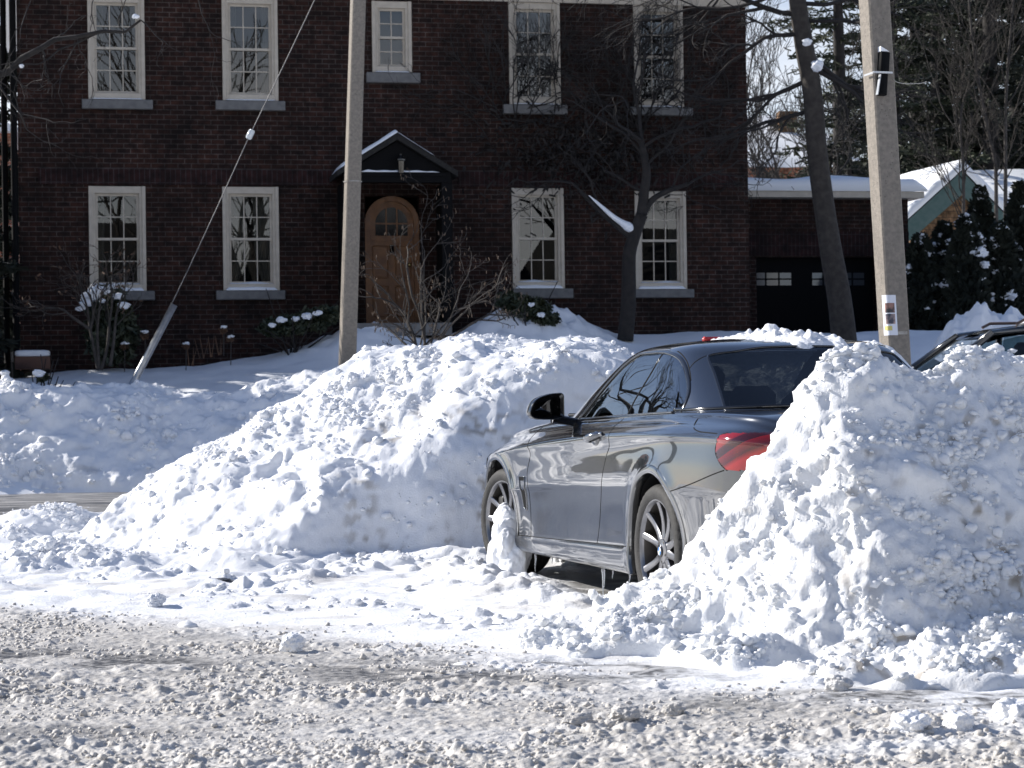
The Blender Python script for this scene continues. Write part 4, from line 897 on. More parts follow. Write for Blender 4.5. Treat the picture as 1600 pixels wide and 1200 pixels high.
def window(key, rect, nc, nr):
    a, b_, c, d = rect; fwid = .105; y0 = .055
    ho = bpy.data.objects.new('window', None); COL.objects.link(ho); ho.parent = house; ho.location = ((a + b_) / 2, 0, c)
    w_, h_ = b_ - a, d - c; H = w_ / 2
    mb = MB()
    for x in (-H + fwid / 2, H - fwid / 2): mb.box((x, y0, h_ / 2), (fwid, .13, h_), bev=.008)
    mb.box((0, y0 - .002, h_ - fwid * .55), (w_ - .004, .13, fwid * 1.1), bev=.008); mb.box((0, y0 - .003, .055), (w_ - .004, .15, .11), bev=.008)
    for x in (-H + .03, H - .03): mb.box((x, y0 - .075, h_ / 2), (.06, .03, h_), bev=.006)
    mb.build('frame', cream, ho, angle=35)
    gw_ = w_ - 2 * fwid; zl, zh = .11, h_ - fwid * 1.1; zm = (zl + zh) / 2; ra = .038
    for lo, hi, yy in ((zl, zm + .02, .085), (zm - .02, zh, .060)):
        mb = MB(); W2 = gw_ / 2
        mb.box((-W2 + ra / 2, yy, (lo + hi) / 2), (ra, .035, hi - lo)); mb.box((W2 - ra / 2, yy, (lo + hi) / 2), (ra, .035, hi - lo))
        mb.box((0, yy, lo + .02), (gw_ - 2 * ra, .035, .04)); mb.box((0, yy, hi - .02), (gw_ - 2 * ra, .035, .04))
        for k in range(1, nc): mb.box((-W2 + ra + (gw_ - 2 * ra) * k / nc, yy, (lo + hi) / 2), (.016, .026, hi - lo - .08))
        for k in range(1, nr): mb.box((0, yy + .001, lo + .04 + (hi - lo - .08) * k / nr), (gw_ - 2 * ra, .024, .016))
        mb.build('sash', cream, ho, smooth=False)
        mb = MB(); rx = RAD(random.uniform(-.25, .25)); rz_ = RAD(random.uniform(-.4, .4))
        mb.box((0, yy + .006, (lo + hi) / 2), (gw_ - 2 * ra + .01, .0012, hi - lo - .06), R=Matrix.Rotation(rz_, 3, 'Z') @ Matrix.Rotation(rx, 3, 'X')); mb.build('pane', pane_m, ho, smooth=False)
    if key != 'st' and not key.startswith('l4'):
        mb = MB()
        for sg in ((-1, 1) if key in ('l2', 'u2') else (-1,) if key in ('l1', 'u1') else (1,)):
            n = 40; s_ = np.linspace(0, 1, n); wid = .30 if key == 'l2' else .16
            x = sg * (W2 + .03 - wid * s_); yv = .22 + .03 * np.sin(s_ * 26); rows = []
            for zz, pinch in ((zl, .55 if key == 'l2' else 1), (zl + .35, .95), (zm, 1.0), (zh, 1.05)): rows.append(np.stack([sg * (W2 + .03 - wid * pinch * s_ * 1.05), yv, np.full(n, zz)], -1))
            mb.grid(np.array(rows))
        mb.build('curtain', curtain_m, ho)
    return ho, (a, b_, c, d)
wins = {k: window(k, r, nc, nr) for k, r, nc, nr in WIN}
SILL = dict(u1=(128, 239, 155, 170), u2=(337, 446, 158, 172), st=(573, 657, 114, 129), u4=(787, 887, 163, 178), u5=(985, 1083, 167, 180), l1=(131, 242, 455, 469), l2=(338, 446, 454, 468), l4=(802, 896, 451, 466), l5=(988, 1085, 452, 465))
SNOWN = dict(l1='leftmost ground floor window', l2='ground floor window behind the guy wire', l4='ground floor window right of the porch', l5='ground floor window behind the small tree', u1='leftmost upstairs window', u2='second upstairs window from the left', u4='upstairs window above and right of the porch', u5='rightmost upstairs window', st='small upstairs window above the porch')
for k, (l, r, tp, bt) in SILL.items():
    ho, (a, b_, c, d) = wins[k]; ua, ub_ = fac(l, bt, -.08)[0], fac(r, bt, -.08)[0]; z0_ = fac((l + r) / 2, bt, -.08)[1]
    mb = MB(); mb.box(((ua + ub_) / 2 - (a + b_) / 2, .02, (z0_ + c) / 2 - c - .001), (ub_ - ua, .22, c - z0_ - .003), bev=.01); mb.build('sill', stone, ho, angle=35)
    low = k[0] == 'l'; n = 36; xs_ = np.linspace(a + .04, b_ - (.04), n); hh = (.085 if low else .035) * (1 + .25 * n2(xs_ * 3, xs_ * 0 + ord(k[1]), 3)) * np.minimum(1, np.minimum(np.arange(n), n - 1 - np.arange(n)) / 2.0 + .15)
    rows = [np.stack([xs_, np.full(n, yv), c + .0 + f_ * hh + .002], -1) for yv, f_ in ((-.092, 0), (-.090, .22), (-.070, .5), (-.02, .62), (.03, 1.2 if low else .9), (.05, 1.55 if low else 1), (.055, 1.5))]
    R_ = np.array(rows); Wd_ = HOUSE_P * [1, 1, 0] + R_[..., 0:1] * np.array([*hx, 0]) + R_[..., 1:2] * np.array([*hy, 0]) + R_[..., 2:3] * np.array([0, 0, 1.0])
    mb = MB(); mb.grid(Wd_); tag(mb.build('sill_snow', snow_soft), 'thin snow ledge on the sill of the ' + SNOWN[k], 'snow', 'snow on the window sills')
# door, porch
dcx = (DOOR[0] + DOOR[1]) / 2; dw = DOOR[1] - DOOR[0]; dz0 = fac(613, 508)[1]; dz1 = DOOR[3]
door = bpy.data.objects.new('door', None); COL.objects.link(door); door.parent = house; door.location = (dcx, .10, dz0)
H = dw / 2; zs = dz1 - dz0 - H; an = np.linspace(0, PI, 25)
def arch(r, zc_): return [(r * math.cos(a), zc_ + r * math.sin(a)) for a in an]
fr_o = [(H, 0)] + arch(H, zs) + [(-H, 0)]; r2 = H - .085; fr_i = [(r2, 0)] + arch(r2, zs) + [(-r2, 0)]
mb = MB(); V = []
for (x0, z0_), (x1, z1) in zip(fr_o, fr_i): V.append([(x0, .10, z0_), (x0, -.07, z0_), (x1, -.07, z1), (x1, .0, z1)])
mb.grid(np.array(V)); mb.build('door_frame', oak, door, smooth=False)
mb = MB(); mb.prism([(x, .03, z) for x, z in fr_i], (0, -.035, 0))
for zc_, hh in ((.40, .50), (1.05, .52)):
    for x in (-.19, .19):
        for q in ((x - .125, zc_, .022, hh), (x + .125, zc_, .022, hh), (x, zc_ - hh / 2, .228, .022), (x, zc_ + hh / 2, .228, .022)): mb.box((q[0], -.012, q[1]), (q[2], .03, q[3]), bev=.006)
mb.box((0, -.012, zs - .26), (r2 * 1.9, .02, .05))
mb.build('door_leaf', oak, door, smooth=False)
rg_ = r2 - .10; pz = [(rg_, zs - .20)] + arch(rg_, zs) + [(-rg_, zs - .20)]
MB().prism([(x, -.008, z) for x, z in pz], (0, -.004, 0)).build('door_glass', mat('door_glass', (.012, .012, .013), .05), door, smooth=False)
mb = MB()
for x in (-rg_ / 3, rg_ / 3): mb.box((x, -.018, zs + .06), (.024, .016, .52))
mb.box((0, -.018, zs), (rg_ * 2, .014, .026)); mb.build('glazing_bar', oak, door, smooth=False)
mb = MB(); mb.box((0, -.022, zs - .42), (.07, .03, .14), bev=.01); mb.build('door_knocker', gloss_black, door)
mb = MB(); v, f = ICO[2]; mb.add(v * .035 + [r2 - .08, -.04, 1.0], f); mb.build('handle', mat('brass', (.5, .36, .15), .3, 1), door)
PW = -1.15
apx = fac(621, 207, PW); lpe = fac(527, 263, PW); rpe = fac(716, 270, PW); pc = apx[0]; hwid = (rpe[0] - lpe[0]) / 2; ez = (lpe[1] + rpe[1]) / 2; az = apx[1]
mb = MB()
for sg in (-1, 1):
    mb.prism([(pc, PW, az), (pc + sg * hwid, PW, ez), (pc + sg * hwid, PW, ez - .09), (pc, PW, az - .11)], (0, -PW + .0, 0))
mb.build('porch_roof', shingle, house, smooth=False)
mb = MB(); mb.prism([(pc - hwid * .86, PW + .10, ez - .02), (pc + hwid * .86, PW + .10, ez - .02), (pc, PW + .10, az - .13)], (0, .04, 0)); mb.box((pc, PW + .12, ez - .10), (hwid * 1.78, .16, .16))
for sg in (-1, 1): mb.box((pc + sg * hwid * .82, PW + .14, (ez + .8) / 2 - .1), (.17, .17, ez - .9)); mb.box((pc + sg * hwid * .84, PW / 2 + .07, (ez + .8) / 2 - .1), (.05, -PW - .2, ez - .9))
mb.box((pc, PW / 2, ez - .06), (hwid * 1.6, -PW - .05, .05))
mb.build('porch', dark_wood, house, smooth=False)
mb = MB(); mb.box((pc, PW / 2 - .15, dz0 - .12), (hwid * 1.6, -PW + .4, .2)); mb.build('doorstep', stone, house, smooth=False)
lz = fac(625, 262, PW)[1]
lan = mb = MB(); mb.lathe([(.001, .30), (.03, .27), (.085, .22), (.085, .20), (.06, .19), (.05, 0), (.001, -.02)], 8, c=(fac(626, 262, PW)[0], PW - .03, lz - .09)); mb.box((fac(626, 262, PW)[0], PW + .03, lz + .2), (.03, .12, .03)); mb.build('porch_lantern', gloss_black, house, smooth=False)
# snow on the porch roof and its ledge
def hmesh(mb): 
    mb.v = [HOUSE_P * [1, 1, 0] + q[:, 0:1] * np.array([*hx, 0]) + q[:, 1:2] * np.array([*hy, 0]) + q[:, 2:3] * np.array([0, 0, 1.0]) for q in mb.v]; return mb
mb = MB()
for sg, cover in ((-1, .97), (1, .62)):
    n = 30; t_ = np.linspace(0, cover, n); rows = []
    for wv, f_ in ((PW - .015, 0), (PW - .01, .5), (PW + .06, 1), (PW + .4, 1.1), (-.25, 1.2), (-.02, .9), (.0, 0)):
        th_ = (.065 if sg < 0 else .014) * f_ * np.minimum(1, np.minimum(np.arange(n) * .5 + (.5 if True else 0), (n - 1 - np.arange(n)) * .4)) * (1 + .3 * n2(t_ * 5, t_ * 0 + wv, 7))
        rows.append(np.stack([pc + sg * hwid * t_, np.full(n, wv), az + (ez - az) * t_ + .003 + th_], -1))
    mb.grid(np.array(rows), flip=sg > 0)
tag(hmesh(mb).build('porch_snow', snow_soft), 'thin snow on the two slopes of the dark porch roof', 'snow')
mb = MB(); n = 30; xs_ = np.linspace(pc - hwid * .62, pc + hwid * .70, n); hh = .03 * (1 + .8 * n2(xs_ * 4, xs_ * 0, 9)) * np.minimum(1, np.minimum(np.arange(n), n - 1 - np.arange(n)) / 3)
mb.grid(np.array([np.stack([xs_, np.full(n, PW + yv), ez - .02 + hh * f_ + .001], -1) for yv, f_ in ((.035, 0), (.035, .7), (.06, 1), (.095, 1))])); tag(hmesh(mb).build('ledge_snow', snow_soft), 'thin line of snow on the ledge under the porch gable beside the lantern', 'snow')
# eaves, roof, downpipes
fz = fac(1000, 8)[1]
mb = MB(); mb.box(((U0 + U1) / 2, -.02, (fz + ZT) / 2), (U1 - U0 + .04, .06, ZT - fz)); mb.build('frieze_board', cream, house, smooth=False)
mb = MB(); mb.box(((U0 + U1) / 2, -.22, ZT + .06), (U1 - U0 + .9, .55, .10)); mb.build('eaves', cream, house, smooth=False)
mb = MB(); a, b_ = U0 - .45, U1 + .45; mb.add([(a, -.5, ZT + .12), (b_, -.5, ZT + .12), (b_, 9.5, ZT + .12), (a, 9.5, ZT + .12), (a + 3.5, 4.5, ZT + 3.2), (b_ - 3.5, 4.5, ZT + 3.2)], [[0, 1, 5, 4], [2, 3, 4, 5], [1, 2, 5], [3, 0, 4], [3, 2, 1, 0]]); mb.build('house_roof', roofsnow, house, smooth=False)
mb = MB(); ud = fac(23, 300)[0]; mb.tube([(ud, -.05, ZT), (ud, -.05, 1.2)], .055, 10); mb.build('downpipe', dark_wood, house)
mb = MB(); ud2 = fac(8, 300, .3)[0]; mb.tube([(ud2, .3, ZT), (ud2, .3, 1.2)], .05, 10); mb.build('downpipe', dark_wood, house)
# neighbour's brick house at the left edge
NBP = at(24, 400, 52.0); nb = thing('neighbour_house', 'orange brick neighbour house showing only as a sliver at the left edge', 'house', (NBP[0] - 9.62 * hx[0], NBP[1] - 9.62 * hx[1], 0), HR)
mb = MB(); mb.box((4.35, 4, 4.2), (10.5, 8, 7.2)); mb.build('wall', brick_o, nb, smooth=False)
mb = MB(); mb.box((4.35, -.06, 5.05), (10.4, .2, .22)); mb.build('stone_band', stone, nb, smooth=False)
mb = MB(); mb.prism([(-1.3, -.5, 7.8), (9.9, -.5, 7.8), (4.3, -.5, 10.5)], (0, 9, 0)); mb.build('roof', roofsnow, nb, smooth=False)
mb = MB(); mb.box((8.6, -1.0, 2.6), (1.9, 1.7, 3.6)); mb.build('side_porch', dark_wood, nb, smooth=False)

# --- garage at the right
GP0 = at(1172, 400, 41.0)
def gfac(px, py, w=0.0): return fac(px, py, w, GP0)
gar = thing('garage', 'low dark brick garage with flat snowy roof right of the brick house', 'garage', (GP0[0], GP0[1], 0), HR)
g1 = gfac(1419, 350)[0]; gt_ = gfac(1300, 311)[1]; gd0, gd1 = gfac(1182, 430)[0], gfac(1368, 430)[0]; gdt = gfac(1280, 402)[1]
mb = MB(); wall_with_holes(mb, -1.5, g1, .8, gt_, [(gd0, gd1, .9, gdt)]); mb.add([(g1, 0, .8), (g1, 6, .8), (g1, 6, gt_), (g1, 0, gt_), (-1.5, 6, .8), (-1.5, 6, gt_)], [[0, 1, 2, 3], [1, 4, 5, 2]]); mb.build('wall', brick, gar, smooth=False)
zz0, zz1 = gfac(1300, 400)[1], gfac(1300, 362)[1]; mb = MB(); mb.box(((g1 - 1.5) / 2, -.008, (zz0 + zz1) / 2), (g1 + 1.5, .03, zz1 - zz0)); mb.build('brick_band', brick_v, gar, smooth=False)
gdoor = bpy.data.objects.new('garage_door', None); COL.objects.link(gdoor); gdoor.parent = gar; gdoor.location = ((gd0 + gd1) / 2, .15, .9)
mb = MB(); mb.box((0, .03, (gdt - .9) / 2), (gd1 - gd0, .04, gdt - .9)); mb.build('door_leaf', dark_wood, gdoor, smooth=False)
for l, r in ((1176, 1238), (1268, 1305), (1312, 1352)):
    a, z1 = gfac(l, 425, .14); b_, z0_ = gfac(r, 447, .14); a -= (gd0 + gd1) / 2; b_ -= (gd0 + gd1) / 2; z1 -= .9; z0_ -= .9; nC = 3 if r - l > 50 else 2
    for i in range(nC):
        for j in range(2):
            w_ = (b_ - a) / nC; h_ = (z1 - z0_) / 2; mb = MB(); mb.box((a + w_ * (i + .5), .004, z0_ + h_ * (j + .5)), (w_ - .035, .006, h_ - .03), R=Matrix.Rotation(RAD(random.uniform(-2, 2)), 3, 'X')); mb.build('pane', gpane, gdoor, smooth=False) if 0 else mb.build('pane', mat('garage_pane', (.10, .11, .12), .06, .4) if 'garage_pane' not in bpy.data.materials else bpy.data.materials['garage_pane'], gdoor, smooth=False)
mb = MB(); mb.box(((g1 - 1.5) / 2, 2.9, gt_ + .06), (g1 + 1.9, 6.5, .12)); mb.build('roof_edge', cream, gar, smooth=False)
n = 90; xs_ = np.linspace(-1.7, g1 + .24, n); ed_ = np.minimum(1, np.minimum(np.arange(n), n - 1 - np.arange(n)) / 4 + .05)
rows = []
for yv, f_ in ((-.38, 0), (-.42, .35), (-.40, .75), (-.25, 1.0), (.5, 1.1), (2.5, 1.5), (5, 1.2), (6.1, 0)):
    rows.append(np.stack([xs_, np.full(n, yv), gt_ + .12 + (.26 * f_ + (.10 * np.exp(-((xs_ - 2.1) / .9) ** 2) * f_ if yv > .4 else 0)) * ed_ ** .5 * (1 + .12 * n2(xs_ * .9, xs_ * 0 + yv, 5))], -1))
mb = MB(); mb.grid(np.array(rows)); mb.v = [GP0 * [1, 1, 0] + q[:, 0:1] * np.array([*hx, 0]) + q[:, 1:2] * np.array([*hy, 0]) + q[:, 2:3] * np.array([0, 0, 1.0]) for q in mb.v]
tag(mb.build('roof_snow', roofsnow), 'thick snow slab on the flat roof of the brick garage', 'snow')

# --- shed with green gable
SP = at(1490, 345, 52.0)
def sfac(px, py, w=0.0): return fac(px, py, w, SP)
shed = thing('shed', 'small outbuilding with green gable boards and brown shingle wall beyond the cedars', 'shed', (SP[0], SP[1], 0), HR)
A_ = sfac(1494, 270); Lb = sfac(1404, 352); Rb = sfac(1572, 348)
def gable(mb, y0, y1, a, l, r, t_): 
    mb.prism([(a[0], y0, a[1]), (l[0], y0, l[1]), (l[0], y0, l[1] - t_), (a[0], y0, a[1] - t_ * 1.1)], (0, y1 - y0, 0)); mb.prism([(a[0], y0, a[1]), (a[0], y0, a[1] - t_ * 1.1), (r[0], y0, r[1] - t_), (r[0], y0, r[1])], (0, y1 - y0, 0))
green = mat('green_board', (.055, .11, .10), .6, col2=(.08, .13, .12), vscale=8)
mb = MB(); gable(mb, -.35, -.29, A_, Lb, Rb, .52); mb.build('gable_board', green, shed, smooth=False)
m_sh = brick_mat('cedar_shingle', (.24, .14, .075), (.13, .085, .05), (.06, .045, .035), .36, .15)
mb = MB(); mb.prism([(Lb[0] + .3, 0, 1.0), (Rb[0] - .3, 0, 1.0), (Rb[0] - .3, 0, Rb[1] - .3), (A_[0], 0, A_[1] - .3), (Lb[0] + .3, 0, Lb[1] - .3)], (0, 7, 0)); mb.build('wall', m_sh, shed, smooth=False)
mb = MB(); gable(mb, -.28, 7, A_, Lb, Rb, .12); mb.build('roof', shingle, shed, smooth=False)
mb = MB()
for e_, sg in ((Lb, -1), (Rb, 1)):
    n = 24; t_ = np.linspace(0, 1.04, n); rows = []
    for yv, f_ in ((-.37, .1), (-.42, .5), (-.36, .95), (.4, 1.0), (3, 1.1), (7, 1)):
        th_ = .30 * f_ * np.minimum(1, (n - 1 - np.arange(n)) * .35 + .15) * (1 + .1 * n2(t_ * 4, t_ * 0 + yv, 7)); rows.append(np.stack([A_[0] + (e_[0] - A_[0]) * t_, np.full(n, yv), A_[1] + (e_[1] - A_[1]) * t_ + .01 + th_], -1))
    mb.grid(np.array(rows), flip=sg > 0)
mb.v = [SP * [1, 1, 0] + q[:, 0:1] * np.array([*hx, 0]) + q[:, 1:2] * np.array([*hy, 0]) + q[:, 2:3] * np.array([0, 0, 1.0]) for q in mb.v]
tag(mb.build('roof_snow', roofsnow), 'thick snow on the two slopes of the green gabled outbuilding', 'snow')
def far_house(name, label, px0, px1, pyr, pye, dep, wallm, ridge_in, side=0):
    P0 = at((px0 + px1) / 2, pye, dep); rz = at((px0 + px1) / 2, pyr, dep + 4)[2]; hwid_ = (px1 - px0) / 2 / FPX * dep
    o = thing(name, label, 'house', (P0[0], P0[1], 0), HR * .5); ez_ = P0[2]
    mb = MB(); mb.box((0, 4, (ez_ + .6) / 2), (hwid_ * 1.9, 8, ez_ - .6)); mb.build('wall', wallm, o, smooth=False)
    nU, nV = 40, 24; uu_, vv_ = np.meshgrid(np.linspace(-1, 1, nU), np.linspace(0, 1, nV), indexing='ij')
    X_ = uu_ * hwid_ * (1 - (1 - ridge_in) * vv_); Y_ = -.4 + 4.4 * vv_; Z_ = ez_ + (rz - ez_) * vv_ + .12 * np.minimum(1, vv_ * 8) + .10 * n2(X_ * .6, Y_ * .8, 12)
    mb = MB(); mb.grid(np.stack([X_, Y_, Z_], -1), flip=True); Y2 = 8.4 - Y_ + .0; mb.grid(np.stack([X_, Y2, Z_], -1))
    if ridge_in < 1:
        for sg in (-1, 1): mb.add([(sg * hwid_, -.4, ez_), (sg * hwid_, 8.8, ez_), (sg * hwid_ * ridge_in, 4, rz + .1)], [[0, 1, 2]])
    mb.build('roof', roofsnow, o); return o
far_house('far_house', 'distant snow roofed house at the right edge behind the green gabled outbuilding', 1505, 1720, 272, 350, 60, m_sh, .97)
fh = far_house('far_house', 'distant house with wide shaded snowy roof seen past the leaning tree trunk', 1120, 1300, 186, 262, 78, brick_o, .45)
mb = MB(); mb.box((1.1, 2.6, at(1215, 190, 80)[2] - .2), (.7, .6, 1.3)); mb.build('chimney', m_sh, fh, smooth=False)
far_house('far_house', 'small distant house roof bright with sunlit snow right of the leaning trunk', 1290, 1350, 208, 262, 84, brick_o, .2)

for x, y, w_, rz_, lab in ((6, -36, 13, .1, 'brick house across the street behind the camera, at left'), (22, -34, 13, 0, 'brick house across the street behind the camera, in the middle'), (38, -32, 13, -.1, 'brick house across the street behind the camera, at right')):
    o = thing('neighbour_house', lab, 'house', (x, y, 0), rz_, 'houses across the street'); mb = MB(); mb.box((0, 0, 3.4), (w_, 8, 6.8)); mb.build('wall', brick, o, smooth=False)
    mb = MB(); mb.prism([(-w_ / 2 - .4, 4.5, 6.8), (-w_ / 2 - .4, -4.5, 6.8), (-w_ / 2 - .4, 0, 10)], (w_ + .8, 0, 0)); mb.build('roof', shingle, o, smooth=False)
    for u in (-.32, 0, .32):
        for z in (1.9, 5.0): mb = MB(); mb.box((u * w_, 4.0, z), (1.1, .1, 1.5)); mb.build('window', cream, o, smooth=False)
# ============================================================ TREES AND SHRUBS
bark = mat('bark', (.024, .020, .017), .9, col2=(.048, .041, .035), vscale=11, bump=.6, bscale=30)
bark_dark = mat('bark_dark', (.012, .0105, .010), .9, col2=(.026, .022, .02), vscale=9, bump=.5, bscale=25)
bark_pale = mat('bark_pale', (.065, .055, .048), .85, col2=(.03, .026, .023), vscale=8)
needle = mat('needles', (.016, .026, .014), .75, col2=(.034, .040, .015), vscale=.9)
needle_d = mat('cedar_leaf', (.009, .014, .009), .8, col2=(.018, .022, .012), vscale=1.2)
boxleaf = mat('box_leaf', (.020, .032, .018), .6, col2=(.04, .045, .02), vscale=4)
dryleaf = mat('dry_leaf', (.12, .065, .035), .8, col2=(.06, .034, .022), vscale=6)
catkin_m = mat('catkin', (.22, .16, .11), .8, col2=(.09, .06, .045), vscale=9)
def segs(mb, sg, n=3):
    """many short tapered twigs at once; rows are p0(3) p1(3) r0 r1"""
    if not len(sg): return
    a = np.array(sg, float); P, Q, r0, r1 = a[:, :3], a[:, 3:6], a[:, 6], a[:, 7]; T_ = Q - P; T_ /= np.linalg.norm(T_, axis=1)[:, None] + 1e-9
    A = np.cross(T_, np.where(np.abs(T_[:, 2:3]) < .9, [[0, 0, 1.0]], [[1.0, 0, 0]])); A /= np.linalg.norm(A, axis=1)[:, None] + 1e-9; B = np.cross(T_, A); m = len(a)
    V = np.zeros((m, 2 * n, 3))
    for k in range(n):
        o = A * math.cos(2 * PI * k / n) + B * math.sin(2 * PI * k / n); V[:, k] = P + o * r0[:, None]; V[:, n + k] = Q + o * r1[:, None]
    F = np.concatenate([np.stack([np.arange(m) * 2 * n + i for i in (k, (k + 1) % n, n + (k + 1) % n, n + k)], 1) for k in range(n)]); mb.add(V.reshape(-1, 3), F)
def grow(out, p, d, r, L, lev, R, k=3, gn=.22, spread=.75, upb=.06, taper=.62, steps=4, tips=None, minr=.004, shrink=.68):
    p = np.array(p, float); d = np.array(d, float) / np.linalg.norm(d); st = L / steps; kids = []
    for i in range(steps):
        d = d + R.normal(size=3) * gn + [0, 0, upb]; d /= np.linalg.norm(d); q = p + d * st; r1 = max(r * (1 - (1 - taper) / steps), minr * .8); out.append((*p, *q, r, r1)); p = q; r = r1
        if lev > 0 and i >= (0 if lev < 2 else 1): kids.append((p.copy(), d.copy(), r))
    if tips is not None and lev == 0: tips.append((p.copy(), d.copy()))
    if lev > 0:
        for j in range(k):
            q, dd, rr = kids[-1] if j == 0 else kids[R.integers(len(kids))]
            v = R.normal(size=3); v -= dd * (v @ dd); v /= np.linalg.norm(v) + 1e-9; a = spread * R.uniform(.5, 1.2) * (.45 if j == 0 else 1)
            grow(out, q, dd * math.cos(a) + v * math.sin(a), max(rr * R.uniform(.55, .85), minr), L * shrink * R.uniform(.7, 1.15), lev - 1, R, k, gn, spread, upb, taper, max(3, steps - (lev < 3)), tips, minr, shrink)
def bare_tree(name, label, base, height, r, seed, m=None, lean=(0, 0), lev=5, group=None, spread=.62, k=3, minr=.006, trunk_part=True):
    R = np.random.default_rng(seed); o = thing(name, label, 'tree', tuple(base), 0, group); out = []
    grow(out, (0, 0, -.2), (lean[0], lean[1], 1), r, height * .36, lev, R, k, .10, spread, .05, .72, 5, None, minr, .74)
    a = np.array(out); big = a[:, 6] > r * .33
    mb = MB(); segs(mb, a[big], 7); mb.build('trunk', m or bark, o); mb = MB(); segs(mb, a[~big], 3); mb.build('crown', m or bark, o); return o
def conifer(name, label, base, height, rad, seed, n_br=95, z0f=.12, group=None, m=None, snowy=.0, dense=1.0):
    R = np.random.default_rng(seed); o = thing(name, label, 'tree', tuple(base), 0, group)
    mb = MB(); mb.tube([(0, 0, -.3), (.05, .02, height * .5), (0, 0, height)], [height * .018, height * .012, .02], 8); mb.build('trunk', bark_dark, o)
    C, A, B, sC, sA, sB, sg = [], [], [], [], [], [], []
    for i in range(n_br):
        t_ = (i + R.uniform(0, 1)) / n_br; z = height * (z0f + (1 - z0f) * t_); L_ = rad * (1 - t_) ** .8 * R.uniform(.55, 1.1) + .25; az = R.uniform(0, 2 * PI)
        d = np.array([math.cos(az), math.sin(az), R.uniform(-.05, .25) - .25 * (1 - t_)]); ns = max(4, int(L_ * 7 * dense)); P = np.array([0, 0, z])
        s_ = np.linspace(.12, 1, ns); pts = P + d * (L_ * s_)[:, None] + np.stack([0 * s_, 0 * s_, -.10 * L_ * s_ ** 2], 1); sg.append((*P, *pts[-1], .02 + .010 * L_, .006))
        for q, s in zip(pts, s_):
            for _ in range(int(11 * dense) + 1):
                v = R.normal(size=3) * [1, 1, .5]; v /= np.linalg.norm(v); a = d * .6 + v; a /= np.linalg.norm(a); ln = R.uniform(.06, .15) * (1 + .2 * L_ / 2) ; b_ = np.cross(a, R.normal(size=3)); b_ /= np.linalg.norm(b_) + 1e-9
                C.append(q + a * ln * .8 + R.normal(size=3) * .05); A.append(a * ln); B.append(b_ * R.uniform(.014, .034) * (1 + .15 * L_))
            if snowy and R.uniform() < snowy:
                sC.append(q + [0, 0, .09]); sA.append(np.array([math.cos(az), math.sin(az), -.1]) * R.uniform(.1, .3)); sB.append(np.array([-math.sin(az), math.cos(az), R.uniform(-.2, .2)]) * R.uniform(.06, .16))
    mb = MB(); mb.cards(C, A, B); segs(mb, sg, 3); cr = mb.build('crown', m or needle, o, smooth=False)
    if sC: MB().cards(sC, sA, sB).build('snow_patch', snow_soft, o, smooth=False)
    return o
def leafball(mb, c, rx, ry, rz, n, R, size=.05, hollow=.5):
    v = R.normal(size=(n, 3)); v /= np.linalg.norm(v, axis=1)[:, None]; rr = (hollow + (1 - hollow) * R.uniform(size=n)) * (1 + .25 * n3(v[:, 0] * 2.2, v[:, 1] * 2.2, v[:, 2] * 2.2 + R.uniform(0, 50))); C = v * rr[:, None] * [rx, ry, rz] + np.array(c)
    A = R.normal(size=(n, 3)) + v * .6; A /= np.linalg.norm(A, axis=1)[:, None]; B = np.cross(A, R.normal(size=(n, 3))); B /= np.linalg.norm(B, axis=1)[:, None]; s = R.uniform(.6, 1.3, n)[:, None] * size; mb.cards(C, A * s, B * s * .45)
def lawnz(p): return float(lawn_h(np.array([p[0]]), np.array([p[1]]))[0])

# leaning bare tree right of the house
D = 33.5
lt = thing('bare_tree', 'tall leaning bare trunk in front of the garage with dark spreading branches', 'tree', tuple(at(1318, 540, D)))
lb = np.array(lt.location); tr_px = [(1322, 560), (1312, 470), (1298, 390), (1286, 310), (1276, 230), (1270, 150), (1258, 80), (1246, 0), (1236, -80), (1232, -160)]
tp_ = smooth_poly([at(x, y, D) - lb for x, y in tr_px], 40)
mb = MB(); mb.tube(tp_, np.interp(np.linspace(0, 1, 40), [0, .3, .7, 1], [.21, .17, .15, .10]), 12); mb.build('trunk', bark, lt)
R = np.random.default_rng(4); out = []
for (x, y), (dx, dy), r, L_ in (((1272, 120), (-1, .55), .055, 1.8), ((1274, 165), (-1, .50), .05, 1.7), ((1266, 90), (1, .75), .075, 1.9), ((1268, 105), (.9, .30), .05, 1.6), ((1250, 20), (-1, -.1), .06, 2.3), ((1246, 5), (1, -.05), .05, 1.8), ((1254, 50), (-1, .28), .05, 1.8), ((1250, 30), (.9, .15), .045, 1.7), ((1240, -50), (-1, .42), .05, 2.4), ((1240, -60), (.8, .4), .05, 2.0), ((1236, -100), (-.6, -.6), .06, 2.0), ((1234, -120), (.6, -.7), .06, 2.0), ((1238, -70), (-1, .25), .05, 2.8), ((1244, -20), (-1, .18), .045, 2.6)):
    grow(out, at(x, y, D) - lb, (dx, R.uniform(-.3, .3), -dy), r * .75, L_ * .62, 4, R, 3, .15, .6, -.005, .7, 5, None, .004, .66)
mb = MB(); segs(mb, out, 4); mb.build('crown', bark_dark, lt)
for (x, y, r, s_) in ((1261, 68, .085, 1), (1277, 105, .12, 2)):
    mb = MB(); mb.clod(at(x, y - 2, D - .16), r, s_, 3, (1, .8, .7)); tag(mb.build('snow_lump', snow_soft), ('small' if s_ == 1 else 'larger') + ' lump of snow caught on the leaning trunk, ' + ('upper of the two' if s_ == 1 else 'in its fork'), 'snow')
